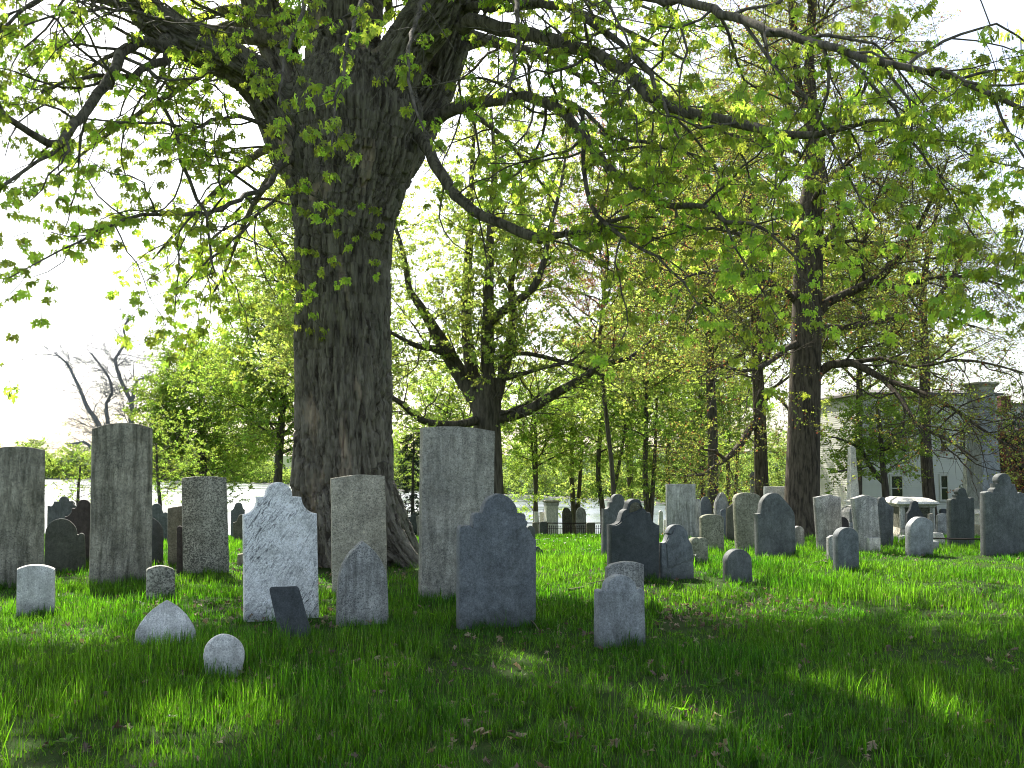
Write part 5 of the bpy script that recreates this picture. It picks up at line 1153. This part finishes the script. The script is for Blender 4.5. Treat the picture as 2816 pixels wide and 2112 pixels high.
q0, q1 = at(2560, 1480, 17.6), at(2712, 1482, 17.2)
t = thing('pipe_rail', 'low rusty pipe rail between the tombstones near the right edge', 'railing', (q0[0], 17.6, gz(q0[0], 17.6)))
o0 = np.array(t.location)
part('rail', t, 'iron', lambda a: a.tube([q0 - o0, (q0 + q1) / 2 - o0 - (0, 0, .01), q1 - o0, at(2850, 1480, 17) - o0], [.013] * 4, 7), bevel=0)
for w in (q0, q1, at(2850, 1480, 17)):
    part('post', t, 'iron', lambda a, w=w: a.tube([w - o0, (w[0] - o0[0], w[1] - o0[1], gz(w[0], w[1]) - o0[2] - .15)], [.016, .016], 7), bevel=0)

# ------------------------------------------------------------------ the white house
def house():
    d = 52; x0 = at(2372, 1400, d)[0]; x1 = at(2760, 1400, d)[0]; zb = gz(x0, d) - .3
    t = thing('clapboard_house', 'white two storey clapboard house among the trees at the right', 'house', (x0, d, zb), R(4))
    Wd = (x1 - x0) * 1.02; zt = at(2560, 1086, d)[2] - zb; dep = 6.0
    wins = []   # (x, z, half width, half height)
    for px, py, hw, hh in ((2470, 1343, 15, 33), (2605, 1342, 9, 33), (2468, 1208, 12, 30), (2602, 1212, 8, 28), (2656, 1212, 8, 28), (2400, 1205, 11, 30), (2706, 1342, 9, 33), (2706, 1212, 8, 28)):
        w = at(px, py, d); wins.append((w[0] - x0, w[2] - zb, hw / F * d, hh / F * d))
    part('wall', t, 'clapboard', lambda a: (frustum(a, 0, zt, Wd / 2, Wd / 2, dep / 2, dep / 2, cx=Wd / 2, cyy=dep / 2 + .06)), bevel=0)
    def boards(a):
        p = .112; z = .1
        while z < zt - .1:
            cuts = [(0.09, Wd - .09)]
            for wx, wz, hw, hh in wins:
                if wz - hh - .08 < z + p and z < wz + hh + .08:
                    nc = []
                    for c0, c1 in cuts:
                        if wx + hw + .09 < c0 or wx - hw - .09 > c1: nc.append((c0, c1)); continue
                        if wx - hw - .09 > c0: nc.append((c0, wx - hw - .09))
                        if wx + hw + .09 < c1: nc.append((wx + hw + .09, c1))
                    cuts = nc
            for c0, c1 in cuts:
                a.add([(c0, .022, z), (c1, .022, z), (c1, .045, z + p), (c0, .045, z + p), (c0, .056, z), (c1, .056, z)], [(0, 1, 2, 3), (4, 5, 1, 0)])
            z += p
    part('clapboards', t, 'clapboard', boards, bevel=0, kind='stuff')
    for cx in (.05, Wd - .05): part('corner_board', t, 'white_paint', lambda a, cx=cx: a.box((cx, .03, zt / 2), (.06, .04, zt / 2)), bevel=0)
    part('roof', t, 'roof', lambda a: (frustum(a, zt, zt + .12, Wd / 2 + .25, Wd / 2 + .25, dep / 2 + .25, dep / 2 + .25, cx=Wd / 2, cyy=dep / 2), frustum(a, zt + .12, zt + .5, Wd / 2 + .2, Wd / 2 - 1, dep / 2 + .2, .4, cx=Wd / 2, cyy=dep / 2)), bevel=0)
    part('frieze_board', t, 'white_paint', lambda a: a.box((Wd / 2, .025, zt - .16), (Wd / 2 - .06, .03, .14)), bevel=0)
    for wx, wz, hw, hh in wins:
        def fr(a, wx=wx, wz=wz, hw=hw, hh=hh):
            for sx in (-1, 1): a.box((wx + sx * (hw + .04), .015, wz), (.045, .035, hh + .085))
            a.box((wx, .015, wz + hh + .045), (hw, .035, .04)); a.box((wx, .005, wz - hh - .05), (hw + .12, .055, .035))
            a.box((wx, .03, wz), (hw, .015, .025))
        f = part('window', t, 'white_paint', fr, bevel=0)
        for s in (-1, 1):
            part('pane', f, 'glass', lambda a, s=s, wx=wx, wz=wz, hw=hw, hh=hh: a.box((wx, .045, wz + s * hh / 2), (hw, .006, hh / 2 - .026)), bevel=0)
    def sb(a):
        z = .1
        while z < zt - .1:
            a.add([(-.010, .1, z), (-.010, dep, z), (0, dep, z + .112), (0, .1, z + .112), (.006, .1, z), (.006, dep, z)], [(1, 0, 3, 2), (0, 1, 5, 4)]); z += .112
    part('side_clapboards', t, 'clapboard', sb, bevel=0, kind='stuff')
    part('corner_board', t, 'white_paint', lambda a: a.box((-.03, .06, zt / 2), (.03, .07, zt / 2)), bevel=0)
house()
def barn():
    d = 58; x0 = at(2742, 1400, d)[0]; x1 = at(2990, 1400, d)[0]; zb = gz(x0, d) - .3
    t = thing('brown_shed', 'dark brown outbuilding with pale roof and brick chimney at the right edge', 'building', (x0, d, zb), R(4))
    Wd = x1 - x0; z1 = at(2790, 1205, d)[2] - zb; z2 = at(2790, 1104, d)[2] - zb
    part('wall', t, 'brown_wall', lambda a: frustum(a, 0, z1, Wd / 2, Wd / 2, 3.5, 3.5, cx=Wd / 2, cyy=3.6), bevel=0)
    part('roof', t, 'roof', lambda a: a.add([(-.2, -.3, z1), (Wd + .2, -.3, z1), (Wd + .2, 2.6, z2 - 1.1), (-.2, 2.6, z2 - 1.1), (-.2, 2.6, 0), (Wd + .2, 2.6, 0)], [(0, 1, 2, 3), (3, 2, 5, 4)]), bevel=0)
    part('upper_wall', t, 'white_paint', lambda a: frustum(a, 0.1, z2, Wd / 2, Wd / 2, 2, 2, cx=Wd / 2, cyy=5.2), bevel=0)
    part('upper_roof', t, 'roof', lambda a: frustum(a, z2, z2 + .12, Wd / 2 + .2, Wd / 2 + .2, 2.2, 2.2, cx=Wd / 2, cyy=5.2), bevel=0)
    cx = at(2812, 1100, d)[0] - x0; zc0 = at(2812, 1128, d)[2] - zb; zc = at(2812, 1083, d)[2] - zb
    part('chimney', t, 'brick', lambda a: (frustum(a, zc0, zc - .1, .30, .30, .3, .3, cx=cx, cyy=1.9), frustum(a, zc - .1, zc, .34, .34, .34, .34, cx=cx, cyy=1.9)), bevel=0)
barn()

# ------------------------------------------------------------------ lawn: grass, tufts, dead leaves, sticks
def blade(rd, x, y, h, w, lean, az, segs):
    d = (math.cos(az), math.sin(az)); pz = (-d[1], d[0]); tw = rd.uniform(-.5, .5)
    V = []
    for i in range(segs):
        t = i / segs; z = h * t * (1 - .25 * lean * t); o = h * lean * t * t
        ww = w * (1 - t ** 1.5 * .75) * .5
        cx, cyy = x + d[0] * o, y + d[1] * o
        a = az + math.pi / 2 + tw * t; V += [(cx - math.cos(a) * ww, cyy - math.sin(a) * ww, z), (cx + math.cos(a) * ww, cyy + math.sin(a) * ww, z)]
    V.append((x + d[0] * h * lean, y + d[1] * h * lean, h * (1 - .25 * lean)))
    f4 = [(2 * i, 2 * i + 1, 2 * i + 3, 2 * i + 2) for i in range(segs - 1)]; f3 = [(2 * segs - 2, 2 * segs - 1, 2 * segs)]
    return V, f4, f3
def patch(seed, rad, n, h0, h1, w, segs, clump=True):
    rd = random.Random(seed); a = Acc(); cs = [(rd.uniform(-rad, rad), rd.uniform(-rad, rad), rd.uniform(.6, 1.3)) for _ in range(max(3, n // 22))]
    VV, F4, F3 = [], [], []; k0 = 0
    for k in range(n):
        if clump and rd.random() < .7:
            c = rd.choice(cs); x, y = c[0] + rd.gauss(0, rad * .09), c[1] + rd.gauss(0, rad * .09); hk = c[2]
        else: x, y, hk = rd.uniform(-rad, rad), rd.uniform(-rad, rad), .8
        V, f4, f3 = blade(rd, x, y, rd.uniform(h0, h1) * hk, w * rd.uniform(.6, 1.2), rd.uniform(.05, .8) ** 1.3, rd.uniform(0, 6.28), segs)
        VV += V; F4 += [tuple(i + k0 for i in f) for f in f4]; F3 += [tuple(i + k0 for i in f) for f in f3]; k0 += len(V)
    a.add(VV, F4, F3); return a.mesh('grass_patch', [M['grass']], False)
V_GA = variant_collection('grass_near', [patch(300 + k, .26, 190, .03, .13, .0052, 3) for k in range(6)])
V_GB = variant_collection('grass_mid', [patch(320 + k, .42, 260, .035, .11, .0095, 2) for k in range(5)])
V_GC = variant_collection('grass_far', [patch(340 + k, .85, 420, .04, .10, .015, 2) for k in range(5)])
V_GD = variant_collection('grass_farther', [patch(360 + k, 1.7, 480, .04, .11, .04, 2) for k in range(4)])
V_TUFT = variant_collection('grass_tuft', [patch(380 + k, .055, 26, .10, .21, .0052, 4, False) for k in range(8)])
V_TALL = variant_collection('grass_stalks', [patch(400 + k, .09, 7, .17, .30, .0065, 5, False) for k in range(6)])
def lush(x, y): return fbm(np.stack([x * .9, y * .9, x * 0], 1), 3, 77)
def bare(x, y):
    b = np.clip((fbm(np.stack([x * 1.9, y * 1.9, x * 0 + 3], 1), 3, 88) - .585) * 6, 0, .7)
    for cx_, cy_, r_, s_ in ((TX + 1.6, 12.4, 1.3, .9), (TX, 13.0, 2.0, .8), (1.55, 8.6, .9, .8), (-2.9, 9.3, .9, .6), (2.0, 9.3, 1.0, .6), (-1.0, 6.4, .7, .5)):
        b = np.maximum(b, s_ * np.clip(1.3 - np.hypot(x - cx_, y - cy_) / r_, 0, 1))
    return b
def field(y0, y1, step, var, name, hs, margin=2.0, keep=1.0):
    ys = np.arange(y0, y1, step); P = []
    for y in ys:
        w = y * .56 + margin; xs = np.arange(-w, w, step); P.append(np.stack([xs, np.full(len(xs), y)], 1))
    P = np.concatenate(P) + RNG.uniform(-.5, .5, (sum(len(p) for p in P), 2)) * step
    x, y = P[:, 0], P[:, 1]; lu = lush(x, y); b = bare(x, y)
    k = (RNG.random(len(x)) < keep * (1 - b * .85)) & (np.hypot(x - TX, y - TY) > .75)
    x, y, lu, b = x[k], y[k], lu[k], b[k]; z = ground_z(x, y)
    hsc = hs * (.45 + 1.35 * np.clip((lu - .32) * 2.6, 0, 1)) * (1 - .4 * b)
    e = step; nx = -(ground_z(x + e, y) - ground_z(x - e, y)) / (2 * e); ny = -(ground_z(x, y + e) - ground_z(x, y - e)) / (2 * e)
    rot = np.stack([np.arctan(-ny), np.arctan(nx), np.zeros(len(x))], 1)
    rz = RNG.uniform(0, 6.28, len(x)); rot[:, 2] = rz
    c, s = np.cos(rz), np.sin(rz)   # tilt expressed in the turned frame
    tx, ty = -ny, nx; rot[:, 0] = tx * c + ty * s; rot[:, 1] = -tx * s + ty * c
    if y1 < 12:
        near = np.min([np.hypot(x - q[0][0], y - q[0][1] + .12) for q in STONES if q[0][1] < 10], axis=0); hsc = hsc * np.where(near < .42, .5, 1)
    return np.stack([x, y, z - .004], 1), rot, np.stack([np.ones(len(x)), np.ones(len(x)), hsc], 1), lu, b
cntg = 0
for nm, y0, y1, st_, var, hs in (('grass', 2.2, 9.2, .27, V_GA, 1.0), ('grass', 9.0, 20, .46, V_GB, 1.0), ('grass', 19.7, 44, .92, V_GC, 1.1), ('grass', 43.5, 100, 1.9, V_GD, 1.2)):
    P, ro, sc, lu, b = field(y0, y1, st_, var, nm, hs); cntg += len(P)
    scatter(nm, var, P, ro, sc, label='lawn grass, %s' % {2.2: 'longest in the shaded foreground', 9.0: 'between the near gravestones', 19.7: 'sunlit beyond the great tree', 43.5: 'falling away to the river bank'}[y0], cat='grass')
# tufts, denser round the stones and in the foreground
TP, TS = [], []
for p0, hw, th, yw in STONES:
    if p0[1] > 17: continue
    c, s = math.cos(R(yw)), math.sin(R(yw)); n = int(hw * 2 / .045)
    for i in range(n):
        u = random.uniform(-hw, hw); f = random.choice((-.06, -.05, -.09, th + .05)); 
        if p0[1] > 10 and random.random() < .4: continue
        TP.append((p0[0] + u * c - f * s, p0[1] + u * s + f * c)); TS.append(random.uniform(.35, .75) if p0[1] < 9 else random.uniform(.45, .95))
for k in range(5200):
    y = 2.6 + 13 * random.random() ** 1.3; x = random.uniform(-.56, .56) * y + random.uniform(-1, 1)
    TP.append((x, y)); TS.append(random.uniform(.45, 1.0))
TP = np.array(TP); TS = np.array(TS); lu = lush(TP[:, 0], TP[:, 1]); bb = bare(TP[:, 0], TP[:, 1])
k = (RNG.random(len(TP)) < np.clip((lu - .25) * 2.6, .12, 1) * (1 - bb * .8)) & (np.hypot(TP[:, 0] - TX, TP[:, 1] - TY) > .8); TP, TS = TP[k], TS[k]
scatter('grass_tufts', V_TUFT, np.stack([TP[:, 0], TP[:, 1], ground_z(TP[:, 0], TP[:, 1]) - .004], 1), np.stack([RNG.normal(0, .08, len(TP)), RNG.normal(0, .08, len(TP)), RNG.uniform(0, 6.28, len(TP))], 1), TS, label='longer uncut grass tufts around the stones and in the foreground', cat='grass')
TP = np.array([(random.uniform(-.56, .56) * y + random.uniform(-.6, .6), y) for y in [2.7 + 5.5 * random.random() ** 1.2 for _ in range(420)]])
TP = np.concatenate([TP, np.stack([RNG.uniform(.9, 3.0, 120), RNG.uniform(3.2, 5.2, 120)], 1)])
scatter('grass_stalks', V_TALL, np.stack([TP[:, 0], TP[:, 1], ground_z(TP[:, 0], TP[:, 1])], 1), np.stack([RNG.normal(0, .12, len(TP)), RNG.normal(0, .12, len(TP)), RNG.uniform(0, 6.28, len(TP))], 1), RNG.uniform(.5, .95, len(TP)), label='tall single grass stalks in the near foreground', cat='grass')
def dead_leaf(seed):
    rd = random.Random(seed); V, f3 = leaf_geom(1.0, rd.uniform(-.6, .9), rd.uniform(-.9, .9)); V = V * (.075, .075, .075)
    V[:, 2] += .02 * np.sin(V[:, 0] * 90 + seed) * .5
    a = Acc(); a.add(V, None, f3); return a.mesh('dead_leaf', [M['straw']], False)
V_DEAD = variant_collection('dead_leaf', [dead_leaf(k) for k in range(7)])
LP = []
for cx_, cy_, r_, n_ in ((TX + 1.9, 12.2, 1.0, 130), (TX, 12.8, 1.8, 100), (1.6, 8.7, .8, 170), (2.1, 9.5, 1.1, 120), (-2.9, 9.2, .8, 80), (-1.9, 8.4, .6, 60), (-1.0, 6.3, .7, 60), (-.2, 4.9, .8, 50), (1.0, 9.6, .8, 40), (.6, 7.6, .7, 40)):
    for _ in range(n_): LP.append((cx_ + random.gauss(0, r_ * .55), cy_ + random.gauss(0, r_ * .55)))
for _ in range(1400):
    y = 3 + 19 * random.random(); LP.append((random.uniform(-.55, .55) * y, y))
LP = np.array(LP); n = len(LP)
scatter('dead_leaves', V_DEAD, np.stack([LP[:, 0], LP[:, 1], ground_z(LP[:, 0], LP[:, 1]) + RNG.uniform(.012, .05, n)], 1), np.stack([RNG.normal(0, .5, n), RNG.normal(0, .5, n), RNG.uniform(0, 6.28, n)], 1), RNG.uniform(.25, .7, n), label='scattered dead brown leaves caught in the grass', cat='dead leaves')
def flower(seed):
    rd = random.Random(seed); a = Acc()
    a.tube([(0, 0, 0), (.004, 0, .06), (.006, .002, .11)], [.0015] * 3, 3, 0, cap=False)
    for k in range(9):
        z = rd.uniform(0, 6.28); c, s = math.cos(z), math.sin(z); a.add([(.006, .002, .11), (.006 + .016 * c - .005 * s, .002 + .016 * s + .005 * c, .12), (.006 + .016 * c + .005 * s, .002 + .016 * s - .005 * c, .12)], None, [(0, 1, 2)], 1)
    return a.mesh('small_flower', [M['grass'], M['slab_white']], False)
V_FLW = variant_collection('small_flower', [flower(k) for k in range(3)])
FP = np.stack([RNG.uniform(-1, 3.5, 160), RNG.uniform(13, 24, 160)], 1); n = len(FP)
scatter('white_clover', V_FLW, np.stack([FP[:, 0], FP[:, 1], ground_z(FP[:, 0], FP[:, 1])], 1), np.stack([np.zeros(n), np.zeros(n), RNG.uniform(0, 6.28, n)], 1), RNG.uniform(.8, 1.5, n), label='tiny white clover flowers in the sunlit grass', cat='flowers')
def weed(seed):
    rd = random.Random(seed); a = Acc()
    for k in range(8):
        z = k * .8 + rd.uniform(-.2, .2); l = rd.uniform(.07, .13); c, s = math.cos(z), math.sin(z); P = []
        for t, w in ((0, .006), (.3, .016), (.65, .026), (.9, .014), (1, .002)):
            r = l * t; zz = l * (.75 * t - .45 * t * t)
            P += [(c * r - s * w, s * r + c * w, zz + .006), (c * r, s * r, zz), (c * r + s * w, s * r - c * w, zz + .006)]
        a.add(P, [(3 * i + j, 3 * i + j + 1, 3 * i + j + 4, 3 * i + j + 3) for i in range(4) for j in (0, 1)])
    return a.mesh('broadleaf_weed', [M['grass']], False)
V_WEED = variant_collection('broadleaf_weed', [weed(k) for k in range(4)])
WP = np.array([(2.0, 4.45), (2.2, 4.6), (1.9, 4.7), (2.3, 4.4), (1.75, 4.4), (2.12, 4.75), (1.5, 4.55), (.2, 4.6), (-.8, 5.2), (-1.9, 6.0), (1.1, 5.7), (2.7, 6.2), (-2.4, 7.7), (.4, 6.6)] + [(random.uniform(-.5, .5) * y, y) for y in [3.6 + 7 * random.random() for _ in range(60)]]); n = len(WP)
scatter('broadleaf_weeds', V_WEED, np.stack([WP[:, 0], WP[:, 1], ground_z(WP[:, 0], WP[:, 1]) + .03], 1), np.stack([RNG.normal(0, .15, n), RNG.normal(0, .15, n), RNG.uniform(0, 6.28, n)], 1), RNG.uniform(.3, .6, n), label='low broad leaved weeds among the foreground grass', cat='weeds')
def stick(pts, r, label):
    a = Acc(); P = [on_ground(x, y) for x, y in pts[0]]; P = [p + (0, 0, .05) for p in P]; o = P[0]
    Q, rq = catmull([p - o for p in P], np.linspace(r, r * .5, len(P)), .08); a.tube(Q, rq, 6)
    for br in pts[1:]:
        B = [on_ground(x, y) + (0, 0, .05 + .03 * i) - o for i, (x, y) in enumerate(br)]; Q, rq = catmull(B, np.linspace(r * .6, r * .25, len(B)), .08); a.tube(Q, rq, 5)
    link('fallen_stick', a.mesh('fallen_stick', [M['stick']]), None, label, 'stick', 'fallen sticks in the grass', loc=tuple(o))
stick([[(2232, 1560), (2262, 1552), (2275, 1546), (2300, 1544)], [(2262, 1552), (2275, 1562)], [(2275, 1546), (2296, 1534), (2301, 1524)], [(2290, 1544), (2266, 1541)]], .012, 'forked grey stick lying left of the narrow blue slate')
stick([[(1566, 1637), (1590, 1632), (1620, 1625)]], .016, 'short thick stick left of the low weathered white stone')
stick([[(1610, 1622), (1640, 1614), (1668, 1606)]], .007, 'thin pale stick touching the low weathered white stone')
stick([[(1432, 1722), (1450, 1718), (1468, 1732), (1482, 1752)]], .006, 'bent twig at the right foot of the large blue slate')
stick([[(486, 1566), (500, 1570), (522, 1573), (560, 1572)]], .008, 'dark twig in front of the speckled slab')
print('grass patches', cntg)
